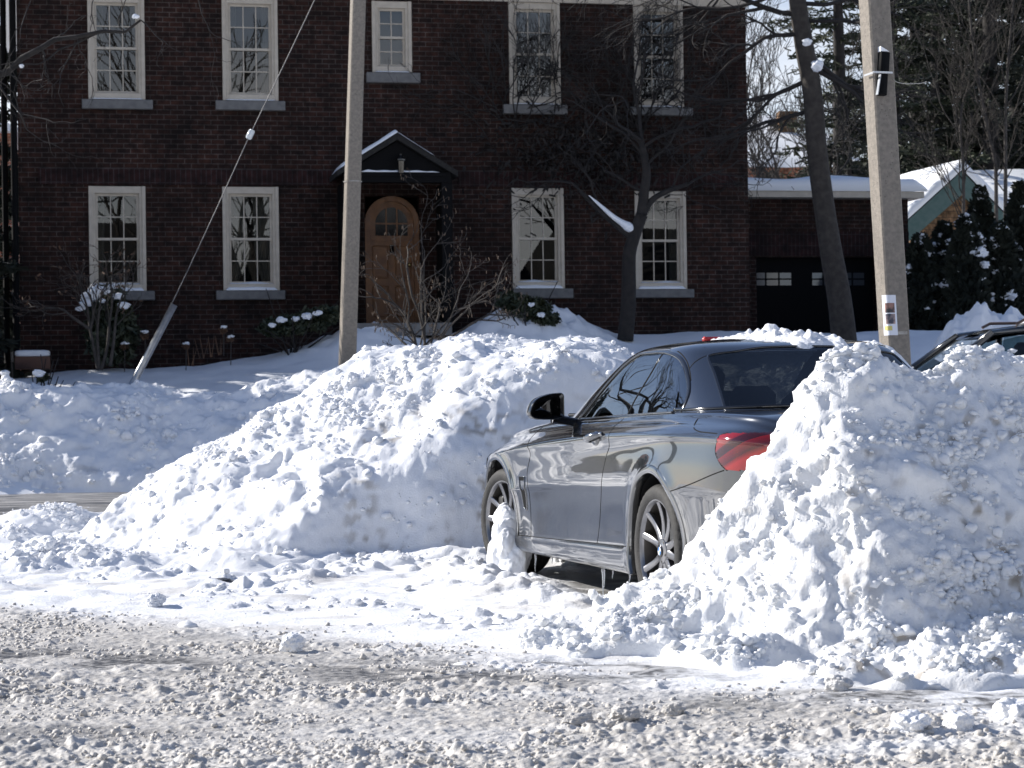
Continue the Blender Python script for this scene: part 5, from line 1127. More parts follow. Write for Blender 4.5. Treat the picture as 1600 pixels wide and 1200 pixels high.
# small tree in front of the right windows
D2 = 33.9
ft = thing('small_tree', 'dark small tree before the right windows with snow in its fork', 'tree', tuple(at(978, 526, D2))); fb = np.array(ft.location)
def T(*q): return smooth_poly([at(x, y, D2) - fb for x, y in q], 16)
mb = MB(); mb.tube(T((977, 532), (982, 470), (983, 400), (992, 365), (1003, 335)), np.linspace(.135, .10, 16), 10); mb.tube(T((988, 372), (962, 350), (938, 330), (906, 298)), np.linspace(.07, .03, 16), 8); mb.tube(T((1003, 335), (1006, 305), (1010, 270), (1002, 220)), np.linspace(.09, .05, 16), 8); mb.tube(T((1003, 335), (1022, 310), (1050, 296), (1075, 288)), np.linspace(.06, .03, 16), 8); mb.build('trunk', bark_dark, ft)
R = np.random.default_rng(9); out = []
for (x, y), dv, r, L_ in (((1002, 225), (-.5, 0, 1), .04, .9), ((1008, 260), (.6, 0, .8), .04, .9), ((1006, 300), (-.8, .1, .7), .035, .9), ((1075, 288), (.9, 0, .3), .03, .7), ((1050, 296), (.5, 0, .9), .03, .8), ((906, 298), (-.9, 0, .5), .03, .8), ((938, 330), (-.4, 0, .9), .025, .8), ((1004, 240), (-.9, 0, .5), .04, 1.1), ((1004, 230), (.9, 0, .4), .04, 1.1), ((1003, 220), (.2, 0, 1), .045, 1.2), ((1003, 222), (-.9, 0, .9), .04, 1.4)):
    grow(out, at(x, y, D2) - fb, dv, r * .8, L_ * .85, 4 if r > .032 else 3, R, 2 if r > .032 else 3, .22, .8, .03, .7, 4, None, .0045, .72)
mb = MB(); segs(mb, out, 3); mb.build('crown', bark_dark, ft)
mb = MB(); v = T((990, 366), (978, 358), (960, 346), (938, 327), (920, 311)) + [0, -.05, .055]; mb.tube(v, [.03, .075, .08, .062, .05, .045, .042, .038, .036, .033, .030, .026, .022, .018, .012, .006], 8); mb.v = [q + fb for q in mb.v]; tag(mb.build('branch_snow', snow_soft), 'white strip of snow lying along the low left branch of the small tree', 'snow')
# climbing vine on the wall
vi = thing('climbing_vine', 'dark leafless climbing vine tangled over the wall around the right upstairs windows', 'vine', tuple(hw(6, -.06, 2))); vb = np.array([6, -.06, 2.0])
R = np.random.default_rng(21); out = []; C, A, B = [], [], []
for i in range(64):
    px_, py_ = (R.uniform(740, 1140), R.uniform(130, 330)) if i > 34 else (R.choice([800, 808, 868, 998, 1006, 1055, 980]) + R.normal() * 9, 200)
    u, z = fac(px_, py_, -.05)
    grow(out, np.array([u, -.05, z]) - vb, (R.normal() * .6, -.05, R.uniform(.2, 1)), .013, R.uniform(.5, 1.0) if i > 34 else 1.3, 3, R, 3, .22, .7, .05, .75, 5, None, .004, .62)
out = np.array(out); out[:, 1] = np.clip(out[:, 1], -.28, .03); out[:, 4] = np.clip(out[:, 4], -.28, .03)
n = 1500; px_ = R.uniform(0, 1, n); cx_ = np.where(px_ < .5, R.normal(960, 75, n), R.normal(880, 70, n)); cy_ = R.normal(238, 42, n)
for x, y in zip(cx_, cy_):
    if 800 < x < 886 and (y < 160 or y > 300) or 990 < x < 1075 and (y < 150 or y > 310): 
        if R.uniform() < .85: continue
    u, z = fac(x, y, -.1); C.append(np.array([u, -R.uniform(.02, .22), z]) - vb); a = R.normal(size=3); a[2] -= .8; a /= np.linalg.norm(a); A.append(a * R.uniform(.03, .085)); q = np.cross(a, R.normal(size=3)); B.append(q / np.linalg.norm(q) * R.uniform(.012, .03))
vi.rotation_euler = (0, 0, HR)
mb = MB(); segs(mb, out, 3); mb.build('stem', bark_dark, vi); MB().cards(C, A, B).build('dead_leaf', bark_dark, vi, smooth=False)
# limb of a big tree reaching in from the left, trunk outside the frame
D3 = 24.0
bt = thing('street_tree', 'long bare limb with fine hanging twigs reaching in at upper left', 'tree', (-10.6, D3 - 1.4, 0)); bb = np.array([-10.6, D3 - 1.4, 0])
lim = smooth_poly([np.array([-10.6, D3 - 1.4, 4.0]), at(-220, 165, D3 - .3), at(-110, 148, D3), at(0, 116, D3), at(60, 80, D3), at(130, 52, D3), at(180, 42, D3), at(222, 28, D3)], 30) - bb; lim[6:] += .035 * np.random.default_rng(3).normal(size=(24, 3))
mb = MB(); mb.tube([(0, 0, -.2), (.1, 0, 3), (.0, .1, 6), (-.3, .2, 9)], [.24, .20, .16, .12], 12); mb.tube(lim, np.interp(np.linspace(0, 1, 30), [0, .45, 1], [.13, .075, .014]), 8); mb.build('trunk', bark_dark, bt)
R = np.random.default_rng(31); out = []
for k in range(7, 30):
    grow(out, lim[k], (R.normal() * .8 + .3, R.normal() * .5, R.normal() * .7 - .1), .009 if k % 3 else .016, R.uniform(.25, .5) if k % 3 else .75, 3, R, 2, .25, .7, -.04, .7, 4, None, .0022, .7)
for k in range(6): grow(out, (R.normal() * .2, 0, 6.5 + k * .4), (-1, R.normal() * .5, 1), .08, 2.0, 3, R, 3, .15, .6, .04, .7, 5, None, .008, .7)
for x, y in ((60, -30), (140, -40), (300, -45)): grow(out, at(x, y, D3) - bb, (R.normal() * .5, 0, -1), .009, .62, 3, R, 2, .25, .6, -.02, .7, 5, None, .0024, .75)
q0 = lim[12]; 
mb = MB(); segs(mb, out, 3); mb.build('crown', bark_dark, bt)
for x, y, r, s_, lab in ((34, 103, .026, 3, 'tiny snow lump stuck on the limb at upper left, near the picture edge'), (212, 26, .034, 5, 'small snow lump on the tip of the limb at upper left')):
    mb = MB(); mb.clod(at(x, y, D3), r, s_, 3, (1.2, 1, .8)); tag(mb.build('snow_lump', snow_soft), lab, 'snow')
# bare shrub with catkins before the porch
D4 = 30.6
sh = thing('bare_shrub', 'wide bare shrub with pale stems and hanging dry catkins before the porch', 'shrub', tuple(at(660, 560, D4))); sb_ = np.array(sh.location)
R = np.random.default_rng(14); out = []; tips = []
for (x, y), r in (((605, 480), .03), ((585, 470), .022), ((640, 430), .035), ((665, 380), .03), ((700, 400), .028), ((730, 420), .032), ((770, 440), .028), ((710, 470), .03), ((680, 340), .02), ((620, 400), .022), ((760, 480), .024), ((650, 460), .026), ((690, 440), .024), ((740, 450), .024)):
    e_ = at(x, y, D4 + R.normal() * .25) - sb_; d = e_ / np.linalg.norm(e_); grow(out, (R.normal() * .05, R.normal() * .05, 0), d, r * .72, np.linalg.norm(e_) * .8, 3, R, 3, .15, .85, .0, .6, 6, tips, .0038, .50)
mb = MB(); segs(mb, out, 4); mb.build('stem', bark_pale, sh)
C, A, B = [], [], []
for q, d in tips:
    if R.uniform() < .75:
        for _ in range(R.integers(1, 3)): C.append(q + R.normal(size=3) * .02 - [0, 0, .03]); A.append(np.array([R.normal() * .006, R.normal() * .006, -.024])); B.append(np.array([.0055, R.normal() * .004, 0]))
MB().cards(C, A, B).build('catkin', catkin_m, sh, smooth=False)
# left shrub, its evergreen neighbour with a snow cap, bushes
D5 = 31.6
s2 = thing('bare_shrub', 'slender multi-stemmed shrub with brown dry leaves below the leftmost windows', 'shrub', tuple(at(156, 578, D5))); b2 = np.array(s2.location)
R = np.random.default_rng(17); out = []; tips = []
mb = MB()
for q in ([(153, 578), (146, 540), (141, 515), (136, 480), (125, 450)], [(155, 578), (152, 520), (155, 485), (160, 455)], [(158, 578), (168, 540), (171, 505), (175, 470), (173, 440)], [(172, 572), (178, 530), (182, 490), (192, 460)], [(141, 515), (115, 497), (92, 482), (70, 482)], [(141, 515), (146, 490), (141, 460)]):
    P_ = smooth_poly([at(x, y, D5) - b2 for x, y in q], 12); mb.tube(P_, np.linspace(.028, .014, 12), 6)
    for k in (6, 8, 10, 11): grow(out, P_[k], P_[-1] - P_[-4] + R.normal(size=3) * .1, .010, .42, 2, R, 3, .2, .7, .02, .7, 4, tips, .004, .65)
segs(mb, out, 3); mb.build('stem', bark_pale, s2)
C, A, B = [], [], []
for q, d in tips:
    if R.uniform() < .5: C.append(q); a = R.normal(size=3); a /= np.linalg.norm(a); A.append(a * .035); b_ = np.cross(a, R.normal(size=3)); B.append(b_ / np.linalg.norm(b_) * .018)
MB().cards(C, A, B).build('dry_leaf', dryleaf, s2, smooth=False)
def bush(label, lumps, dep, seed, snow_lumps=(), size=.05, m=None, n=900, group=None):
    R = np.random.default_rng(seed); c0 = at(lumps[0][0], lumps[0][1], dep); o = thing('evergreen_bush', label, 'bush', tuple(c0), 0, group); mb = MB()
    for x, y, r, rz_ in lumps: leafball(mb, at(x, y, dep) - c0, r / FPX * dep, r / FPX * dep * .8, rz_ / FPX * dep, n, R, size)
    sg = [(*(R.normal(size=3) * .08 - [0, 0, .5]), *(R.normal(size=3) * .3), .015, .006) for _ in range(14)]; mb.build('foliage', m or boxleaf, o, smooth=False); mb = MB(); segs(mb, sg, 4); mb.build('stem', bark_dark, o)
    for i, (x, y, r) in enumerate(snow_lumps):
        mb = MB(); mb.clod(at(x, y, dep - .25 - .15 * R.uniform()) - c0, r / FPX * dep, seed + i, 3, (1.15, .9, .62), .5); mb.build('snow_patch', snow_soft, o)
    return o
bush('round evergreen bush with a broken snow cap left of the guard pole', [(170, 490, 36, 44), (165, 530, 34, 45), (190, 520, 30, 50)], 33.0, 3, [(142, 463, 13), (134, 474, 8), (151, 452, 11), (166, 456, 6), (185, 463, 8), (193, 477, 8), (126, 482, 6), (176, 447, 7), (160, 470, 5)], .045, boxleaf, 1500)
bush('low evergreen bush with drifted snow left of the porch', [(455, 508, 34, 16), (430, 512, 26, 14), (490, 500, 32, 18), (510, 492, 22, 14)], 33.2, 5, [(440, 500, 7), (462, 498, 6), (480, 494, 8), (425, 508, 5), (496, 489, 6)], .05)
bush('dark evergreen bush on the snow heap right of the porch', [(812, 478, 26, 18), (838, 482, 24, 17), (850, 500, 26, 12), (795, 470, 22, 14)], 33.6, 6, [(830, 476, 5), (846, 492, 6)], .05)
bush('small dark evergreen tuft poking from the snow at the left edge, leftmost of two', [(2, 590, 7, 7)], 28.9, 7, [(8, 583, 7)], .05, boxleaf, 160)
bush('small dark evergreen tuft poking from the snow at left, right one of two', [(66, 589, 9, 7)], 28.9, 8, [(60, 583, 8)], .05, boxleaf, 200)
# planter box under snow
pb = thing('planter_box', 'low brown wooden planter box with a rounded snow cap by the house corner', 'planter', tuple(at(51, 568, 33.0) - [0, 0, .08]), HR); 
mb = MB(); mb.box((0, 0, .09), (.54, .3, .2), bev=.01); mb.build('box', mat('brown_wood', (.12, .06, .04), .7), pb); mb = MB(); v, f = ICO[4]; w_ = np.sign(v) * np.abs(v) ** .45; mb.add(w_ * [.27, .16, .055] + [0, 0, .235], f); mb.build('snow_cap', snow_soft, pb)
# dry flower heads in the bed
R = np.random.default_rng(41)
for i, (x, y, r, lab) in enumerate(((194, 541, 9, 'dry brown flower head with snow on top beside the guard pole foot'), (226, 524, 10, 'dry brown flower head with a snow cap just left of the steel guard'), (349, 516, 9, 'dry brown flower head capped with snow under the second window'), (360, 530, 8, 'lower dry brown flower head close to the ground under the second window'), (290, 541, 8, 'squat dry flower head under snow right of the steel guard'))):
    c = at(x, y, 32.8); o = thing('dry_flower', lab, 'plant', tuple(c - [0, 0, .3]), 0, 'dry flower heads in the bed'); mb = MB(); leafball(mb, (0, 0, .3), r / FPX * 24, r / FPX * 24, r / FPX * 22, 150, R, .024, .3); mb.build('flower_head', dryleaf, o, smooth=False)
    mb = MB(); mb.tube([(0, 0, -.1), (.01, 0, .3)], .008, 5); mb.build('stem', bark_pale, o); mb = MB(); mb.clod((.01, -.01, .3 + r / FPX * 17), r / FPX * 17, i, 3, (1.15, 1, .5), .7); mb.build('snow_cap', snow_soft, o)
mb = MB(); R = np.random.default_rng(42); sg = []
for x, y in ((318, 560), (330, 558), (343, 555), (300, 572)):
    for _ in range(4): p = at(x + R.normal() * 3, y, 31.2); sg.append((*p, *(p + [R.normal() * .06, R.normal() * .04, .22 + .1 * R.uniform()]), .006, .003))
segs(mb, sg, 3); tag(mb.build('grass_tuft', dryleaf), 'few dry stalks standing in the shaded lawn snow', 'grass', kind='stuff')

# cedar hedge at the right: individual cedars
R = np.random.default_rng(51)
def cedar(px, pt, pb_, wpx, dep, seed, label):
    b0 = at(px, pb_, dep); top = at(px, pt, dep)[2]; H_ = top - b0[2]; rad = wpx / FPX * dep; o = thing('cedar', label, 'tree', tuple(b0), 0, 'cedars along the drive'); R = np.random.default_rng(seed); n = 4200
    t_ = R.uniform(0, 1, n) ** 1.1; az = R.uniform(0, 2 * PI, n); lump = 1 + .38 * n3(np.cos(az) * 1.8 + seed, np.sin(az) * 1.8, t_ * 6.5)
    rr = rad * np.minimum(1, (1 - t_) * 2.2 + .04) ** .8 * lump * (.70 + .30 * R.uniform(size=n)); C = np.stack([rr * np.cos(az), rr * np.sin(az), t_ * H_], 1)
    A = np.stack([np.cos(az) * .6, np.sin(az) * .6, R.uniform(.2, 1.2, n)], 1) + R.normal(size=(n, 3)) * .35; A /= np.linalg.norm(A, axis=1)[:, None]; B = np.cross(A, R.normal(size=(n, 3))); B /= np.linalg.norm(B, axis=1)[:, None]; s = R.uniform(.06, .16, n)[:, None]
    MB().cards(C, A * s, B * s * .42).build('foliage', needle_d, o, smooth=False); mb = MB(); mb.tube([(0, 0, -.3), (0, 0, H_ * .9)], [.09, .02], 7); mb.build('trunk', bark_dark, o)
    mb = MB()
    for j in range(70):
        i = R.integers(n); 
        if math.sin(az[i]) > .3 or t_[i] < .12: continue
        mb.clod(C[i] * [1.02, 1.02, 1] + [0, 0, .03], .028 + .085 * R.uniform() ** 2.2 * (2.0 if R.uniform() < .12 else 1), seed + j, 3, (1.3, .9, .7), .7)
    tag(mb.build('snow_clump', snow_soft, o), kind='stuff')
for i, (px, pt, w_, dp, lab) in enumerate(((1440, 372, 36, 39.5, 'dark cedar with snow clumps, first right of the concrete pole'), (1478, 352, 34, 40, 'dark snow-dotted cedar in front of the left side of the green gable'), (1512, 340, 34, 39, 'dark snow-dotted cedar below the right side of the green gable'), (1535, 296, 28, 40.5, 'tall pointed cedar with a big snow clump right of the green gable'), (1566, 352, 34, 39.2, 'dark cedar with snow clumps between the two pointed cedars'), (1596, 290, 30, 40, 'tall pointed cedar at the right edge of the row'))):
    cedar(px, pt, 535, w_, dp, 60 + i, lab)
# dark evergreens and bare trees behind
for i, (px, dp, h_, r_, lab) in enumerate(((1316, 62, 17, 3.3, 'dark tall pine directly left of the concrete pole top'), (1398, 66, 19, 4.2, 'dark tall pine directly right of the concrete pole top'), (1470, 70, 21, 4.6, 'dark dense evergreen behind the green gabled outbuilding'), (1552, 66, 20, 4.6, 'dark dense evergreen behind the pale thin stems'), (1630, 68, 21, 4.8, 'dark dense evergreen at the right edge of the picture'), (1520, 78, 24, 5, 'tall evergreen farthest back between two dark evergreens'), (1436, 72, 20, 3.8, 'dark evergreen close behind the left slope of the green gabled outbuilding'), (1592, 74, 21, 4.2, 'dark evergreen behind the snowy roof at the right edge'))):
    b0 = at(px, 560, dp); conifer('evergreen_tree', lab, (b0[0], b0[1], 1.2), h_, r_, 70 + i, 120 if i else 80, .12 if i else .18, 'evergreens behind the garage', needle if i < 2 else needle_d, .10 if i > 1 else .05, 1.0 if i > 1 else .8)
for i, (px, dp, h_, lab) in enumerate(((1200, 84, 13, 'bare tree tangle beyond the roof left of the leaning trunk'), (1150, 90, 15, 'bare tree behind the corner of the brick house'), (1262, 92, 15, 'far bare tree directly behind the leaning trunk'), (1345, 96, 14, 'far bare tree hidden behind the pines by the pole'))):
    b0 = at(px, 560, dp); bare_tree('bare_tree', lab, (b0[0], b0[1], 1.0), h_, .22, 90 + i, bark_dark, lev=6, group='bare trees in the distance', minr=.014, spread=.6)
for i, (q, lab) in enumerate((([(1556, 268), (1540, 190), (1528, 120), (1518, 50), (1512, -30)], 'pale slim bare stem left of the other over the snowy roofs'), ([(1571, 268), (1571, 190), (1574, 110), (1580, 40), (1586, -30)], 'pale slim bare stem rightmost over the snowy roofs'), ([(1505, 262), (1500, 200), (1506, 150)], 'short thin grey sapling above the green gable ridge'))):
    dp = 50; b0 = at(*q[0], dp) - [0, 0, 3.2]; o = thing('sapling', lab, 'tree', tuple(b0), 0, 'slim stems over the snowy roofs'); P_ = smooth_poly([at(x, y, dp) - b0 for x, y in [(q[0][0], q[0][1] + 190)] + q], 26); mb = MB(); mb.tube(P_, np.linspace(.06, .022, 26), 7); mb.build('trunk', bark_pale, o)
    R = np.random.default_rng(95 + i); out = []
    for k in range(8, 26): grow(out, P_[k], (R.normal() * .6, R.normal() * .4, 1), .018, R.uniform(.6, 1.6), 3, R, 3, .14, .5, .05, .7, 4, None, .006, .65)
    mb = MB(); segs(mb, out, 3); mb.build('crown', bark, o)
for i, (px, dp, h_, lab) in enumerate(((1196, 54, 8.5, 'dark bare tangle over the garage roof, nearest the corner of the brick house'), (1236, 58, 10, 'dark bare tangle over the garage roof just left of the leaning trunk'), (1300, 52, 8, 'dark bare tangle over the garage roof just right of the leaning trunk'))):
    b0 = at(px, 560, dp); bare_tree('bare_tree', lab, (b0[0], b0[1], 1.2), h_, .11, 170 + i, bark_dark, lev=6, group='tangled bare trees behind the garage', minr=.009, spread=.7)
for i, (px, dp, h_, r_, lab) in enumerate(((1208, 64, 6.6, 2.0, 'small dark fir over the garage roof left of the leaning trunk'), (1330, 58, 8.5, 2.4, 'small dark fir over the garage roof beside the concrete pole'))):
    b0 = at(px, 560, dp); conifer('evergreen_tree', lab, (b0[0], b0[1], 1.2), h_, r_, 180 + i, 70, .12, 'evergreens behind the garage', needle_d, .22, 1.0)
for i, (x, y, h_, r_, lab) in enumerate(((-9.3, 33.2, 5.6, 1.7, 'unseen evergreen shading the lawn from beyond the left edge, nearest the brick house'), (-9.7, 31.5, 5.2, 1.7, 'unseen evergreen shading the lawn from beyond the left edge, middle of three'), (-9.4, 29.8, 4.4, 1.6, 'unseen evergreen shading the lawn from beyond the left edge, nearest the street'))):  # out of view, added for the shade they throw on the lawn
    conifer('evergreen_tree', lab, (x, y, .9), h_, r_, 190 + i, 80, .04, 'evergreens beyond the left edge', needle_d, .1, 1.2)
conifer('evergreen_tree', 'dark tall evergreen behind the left corner of the brick house', (-11.6, 46.5, 1.0), 15, 2.6, 199, 150, .05, 'evergreens beyond the left edge', needle_d, .0, 1.3)
# street trees that the windows and the car mirror
for i, (x, y, h_, lab) in enumerate(((-11.6, 29.5, 11.5, 'big bare street tree out of frame beyond the left edge'),)):
    bare_tree('street_tree', lab, (x, y, .4), h_, .26, 110 + i, bark, lev=6, minr=.010)
t0 = None
for i, (x, y, s_, rz_, lab) in enumerate(((5, -20, 1.5, 0, 'bare street tree behind the camera, leftmost'), (13, -24, 1.9, 1.2, 'bare street tree behind the camera, second from left'), (20, -20, 1.6, 2.6, 'bare street tree behind the camera, third from left'), (29, -24, 2.0, 4.0, 'bare street tree behind the camera, rightmost'))):
    if t0 is None: t0 = bare_tree('street_tree', lab, (x, y, 0), 11, .28, 131, bark, lev=6, minr=.012, group='street trees behind the camera'); o = t0
    else: o = copy_tree(t0); o['label'] = lab
    o.location = (x, y, 0); o.scale = (s_, s_, s_); o.rotation_euler = (0, 0, rz_)
# ============================================================ POLES, WIRE, SECOND CAR, LOOSE SNOW
conc = mat('concrete', (.25, .22, .185), .85, col2=(.18, .16, .135), vscale=30, bump=.5, bscale=90, detail=8)
def add_pits(m):
    t = m.node_tree; N, L = t.nodes, t.links; b = N['Principled BSDF']; src = b.inputs['Base Color'].links[0].from_socket
    tc = N.new('ShaderNodeTexCoord'); v = N.new('ShaderNodeTexVoronoi'); v.inputs['Scale'].default_value = 34; L.new(tc.outputs['Object'], v.inputs['Vector'])
    r = N.new('ShaderNodeMapRange'); r.inputs[1].default_value = .10; r.inputs[2].default_value = .17; L.new(v.outputs['Distance'], r.inputs[0])
    n = N.new('ShaderNodeTexNoise'); n.inputs['Scale'].default_value = 5; L.new(tc.outputs['Object'], n.inputs['Vector']); r2 = N.new('ShaderNodeMapRange'); r2.inputs[1].default_value = .48; r2.inputs[2].default_value = .56; r2.inputs[3].default_value = 1; r2.inputs[4].default_value = 0; L.new(n.outputs['Fac'], r2.inputs[0])
    mxx = N.new('ShaderNodeMath'); mxx.operation = 'MAXIMUM'; L.new(r.outputs[0], mxx.inputs[0]); L.new(r2.outputs[0], mxx.inputs[1])
    mx = N.new('ShaderNodeMix'); mx.data_type = 'RGBA'; mx.inputs['A'].default_value = (.05, .045, .04, 1); L.new(mxx.outputs[0], mx.inputs['Factor']); L.new(src, mx.inputs['B']); L.new(mx.outputs['Result'], b.inputs['Base Color'])
add_pits(conc)
galv = mat('galvanised_steel', (.42, .43, .44), .35, .85, col2=(.30, .31, .32), vscale=14)
def pole(label, pxb, pyb, pxt, pyt, dep, wb, wt, rot, ch=.30):
    """square concrete pole with broad chamfers, tapering and leaning slightly"""
    b0 = at(pxb, pyb, dep); t0_ = at(pxt, pyt, dep); ax = (t0_ - b0); L_ = np.linalg.norm(ax); ax /= L_; top = b0 + ax * (L_ + 2.2); foot = b0 - ax * (b0[2] / ax[2] + .3)
    o = thing('utility_pole', label, 'pole', tuple(foot)); n = 30; mb = MB(); rows = []
    pts = []
    for k in range(4):
        a = PI / 2 * k; 
        for s_ in (-1, 1):
            q = np.array([1.0, s_ * (1 - ch)]); pts.append([q[0] * math.cos(a) - q[1] * math.sin(a), q[0] * math.sin(a) + q[1] * math.cos(a)])
    pts = np.array(pts); c, s = math.cos(rot), math.sin(rot); pts = pts @ np.array([[c, s], [-s, c]])
    Lt = np.linalg.norm(top - foot)
    for i in range(n):
        t_ = i / (n - 1); w_ = (wb + (wt - wb) * t_) / 2; cc = ax * Lt * t_; rows.append(np.stack([cc[0] + pts[:, 0] * w_, cc[1] + pts[:, 1] * w_, np.full(8, cc[2])], 1))
    mb.grid(np.array(rows), close=True); mb.add(rows[-1], [list(range(8))]); mb.build('shaft', conc, o, smooth=False); return o, foot, ax
p1, f1, ax1 = pole('slim concrete utility pole in front of the porch, left of two poles', 542.5, 575, 559.5, 0, 29.0, .218, .172, RAD(18), .16)
p2, f2, ax2 = pole('thick concrete utility pole with a poster, right of two poles', 1398, 540, 1366, 0, 16.5, .182, .190, RAD(17), .14)
def pole_pt(px, py, dep, off): return at(px, py, dep - off)
zb_ = at(548, 284, 29)[2]; bc = f1 + ax1 * ((zb_ - f1[2]) / ax1[2]); mb = MB(); mb.lathe([(.128, -.006), (.130, .006)], 8, c=bc - f1); mb.build('band', mat('pole_band', (.35, .34, .32), .5), p1, smooth=False)
# bracket strapped to the right pole
R17 = RAD(17)
def polew(py): return np.interp(py, [0, 540], [.246, .259])
br_c = at(1379, 114, 16.5 - .125); 
br = thing('pole_bracket', 'black wooden pole step strapped to the thick concrete pole with a little snow on top', 'bracket', tuple(br_c), R17)
mb = MB(); tilt = Matrix.Rotation(RAD(4.5), 3, 'Y'); mb.box((.012, .01, .08), (.078, .07, .165), R=tilt, bev=.006); mb.box((-.004, .01, -.09), (.07, .07, .17), R=tilt, bev=.006); mb.build('block', mat('black_wood', (.006, .006, .0065), .8, spec=.15), br)
mb = MB(); mb.box((-.046, -.02, -.095), (.006, .035, .16), R=Matrix.Rotation(RAD(10), 3, 'Y')); mb.build('metal_strip', galv, br, smooth=False)
mb = MB(); mb.box((-.012, -.030, .0), (.165, .006, .015)); mb.box((-.094, .05, -.004), (.005, .15, .015)); mb.build('strap', mat('steel_band', (.6, .6, .6), .35, .7), br, smooth=False)
mb = MB(); mb.prism([(-.022, -.02, .166), (.050, -.02, .166), (-.022, -.02, .205)], (0, .05, 0)); mb.build('snow_cap', snow_soft, br, smooth=False)
# poster wrapped round the corner of the pole
def pole_section(py):
    c = at(np.interp(py, [0, 540], [1366, 1398]), py, 16.5); return c
def pole_face_pts(z_t):
    """front outline of the shaft at a height: list of corner points from left to right"""
    Lt = np.linalg.norm(ax2); cc = f2 + ax2 * ((z_t - f2[2]) / ax2[2]); top = (at(1366, 0, 16.5) - at(1398, 540, 16.5)); Ltot = np.linalg.norm(at(1366, 0, 16.5) + ax2 * 2.2 - f2); t_ = (z_t - f2[2]) / ax2[2] / Ltot; w_ = (.182 + (.190 - .182) * t_) / 2; pts = []
    for k in range(4):
        a = PI / 2 * k
        for s_ in (-1, 1): q = np.array([1.0, s_ * (1 - .14)]); pts.append([q[0] * math.cos(a) - q[1] * math.sin(a), q[0] * math.sin(a) + q[1] * math.cos(a)])
    pts = np.array(pts); c, s = math.cos(R17), math.sin(R17); pts = pts @ np.array([[c, s], [-s, c]]) * w_
    P = np.stack([cc[0] + pts[:, 0], cc[1] + pts[:, 1], np.full(8, z_t)], 1); return P
zp1 = at(1380, 461, 16.4)[2]; zp0 = at(1380, 524, 16.4)[2]
def wrap(u, z, off=.0015):
    """u = metres round the pole from its lit left corner, positive to the right over the camera side"""
    P = pole_face_pts(z); cc = P.mean(0); order = np.argsort(np.arctan2(P[:, 1] - cc[1], P[:, 0] - cc[0])); Q = P[order]
    # walk counter-clockwise starting from the leftmost front corner
    st = int(np.argmin(Q[:, 0] * .90 + Q[:, 1] * .45)); Q = np.roll(Q, -st, 0); s_ = 0.0; i = 0
    if u < 0: a, b_ = Q[0], Q[-1]; d = (b_ - a) / np.linalg.norm(b_ - a); p = a + d * (-u); nrm = np.array([d[1], -d[0], 0]); 
    else:
        while True:
            a, b_ = Q[i % 8], Q[(i + 1) % 8]; l = np.linalg.norm(b_ - a)
            if u <= s_ + l or i > 6: break
            s_ += l; i += 1
        d = (b_ - a) / l; p = a + d * (u - s_); nrm = np.array([d[1], -d[0], 0])
    if nrm @ (p - cc) < 0: nrm = -nrm
    return p + nrm * off
def wrapped(u0, u1, z0_, z1, off, m, name, par, n=14):
    uu_ = np.linspace(u0, u1, n); mb = MB(); mb.grid(np.array([[wrap(u, z, off) for u in uu_] for z in np.linspace(z0_, z1, 6)])); return mb.build(name, m, par, smooth=False)
def flat(name, c, r=.6):
    return mat(name, c, r)
ps = thing('poster', 'white paper notice with two photographs stuck round the thick concrete pole', 'poster', (0, 0, 0))
PU = -.062
wrapped(PU, .082, zp0, zp1, .003, flat('paper', (.72, .74, .80)), 'sheet', ps)
dzp = zp1 - zp0
wrapped(PU + .042, .066, zp0 + dzp * .56, zp0 + dzp * .80, .0045, mat('photo_upper', (.30, .16, .13), .5, col2=(.03, .03, .035), vscale=11, vlo=.42, vhi=.56), 'photograph', ps)
wrapped(PU + .042, .066, zp0 + dzp * .28, zp0 + dzp * .53, .0045, mat('photo_lower', (.04, .045, .07), .5, col2=(.50, .36, .32), vscale=9, vlo=.42, vhi=.56), 'photograph', ps)
wrapped(PU + .022, .036, zp0 + dzp * .12, zp0 + dzp * .23, .0045, flat('yellow_strip', (.60, .52, .16)), 'yellow_strip', ps)
for z_, h_ in ((.985, 0),): pass
wrapped(-.07, .165, zp0 + dzp * .02, zp0 + dzp * .10, .002, mat('old_tape', (.42, .40, .36), .5, col2=(.28, .26, .23), vscale=25), 'tape', ps, 20)
# guy wire
D6 = 29.0
gw0 = at(204, 606, D6); gw1 = at(272, 476, D6); gi = at(391, 210, D6); gwt = at(490, 0, D6); dirw = (gwt - gi) / np.linalg.norm(gwt - gi)
gy = thing('guy_wire', 'slanting steel guy wire with a pale guard tube at its foot', 'wire', tuple(gw0)); 
def sag(a, b_, s_, n=24): t_ = np.linspace(0, 1, n)[:, None]; return a + (b_ - a) * t_ + np.array([0, 0, -1.0]) * s_ * np.sin(PI * t_)
mb = MB(); mb.tube(sag(gw0, gi, .05) - gw0, .007, 5); mb.tube(sag(gi, gwt + dirw * 1.6, .03) - gw0, .007, 5); mb.build('cable', mat('steel_cable', (.12, .12, .125), .6, .2), gy)
mb = MB(); d = (gw1 - gw0); d = d / np.linalg.norm(d); mb.tube([gw0 - d * .5 - gw0, gw1 - gw0], [.052, .048], 14); mb.build('guard_tube', galv, gy)
mb = MB(); mb.tube([gi - dirw * .07 - gw0, gi - dirw * .05 - gw0, gi + dirw * .05 - gw0, gi + dirw * .07 - gw0], [.03, .045, .045, .03], 10); mb.build('insulator', mat('glazed_insulator', (.62, .66, .68), .12), gy)
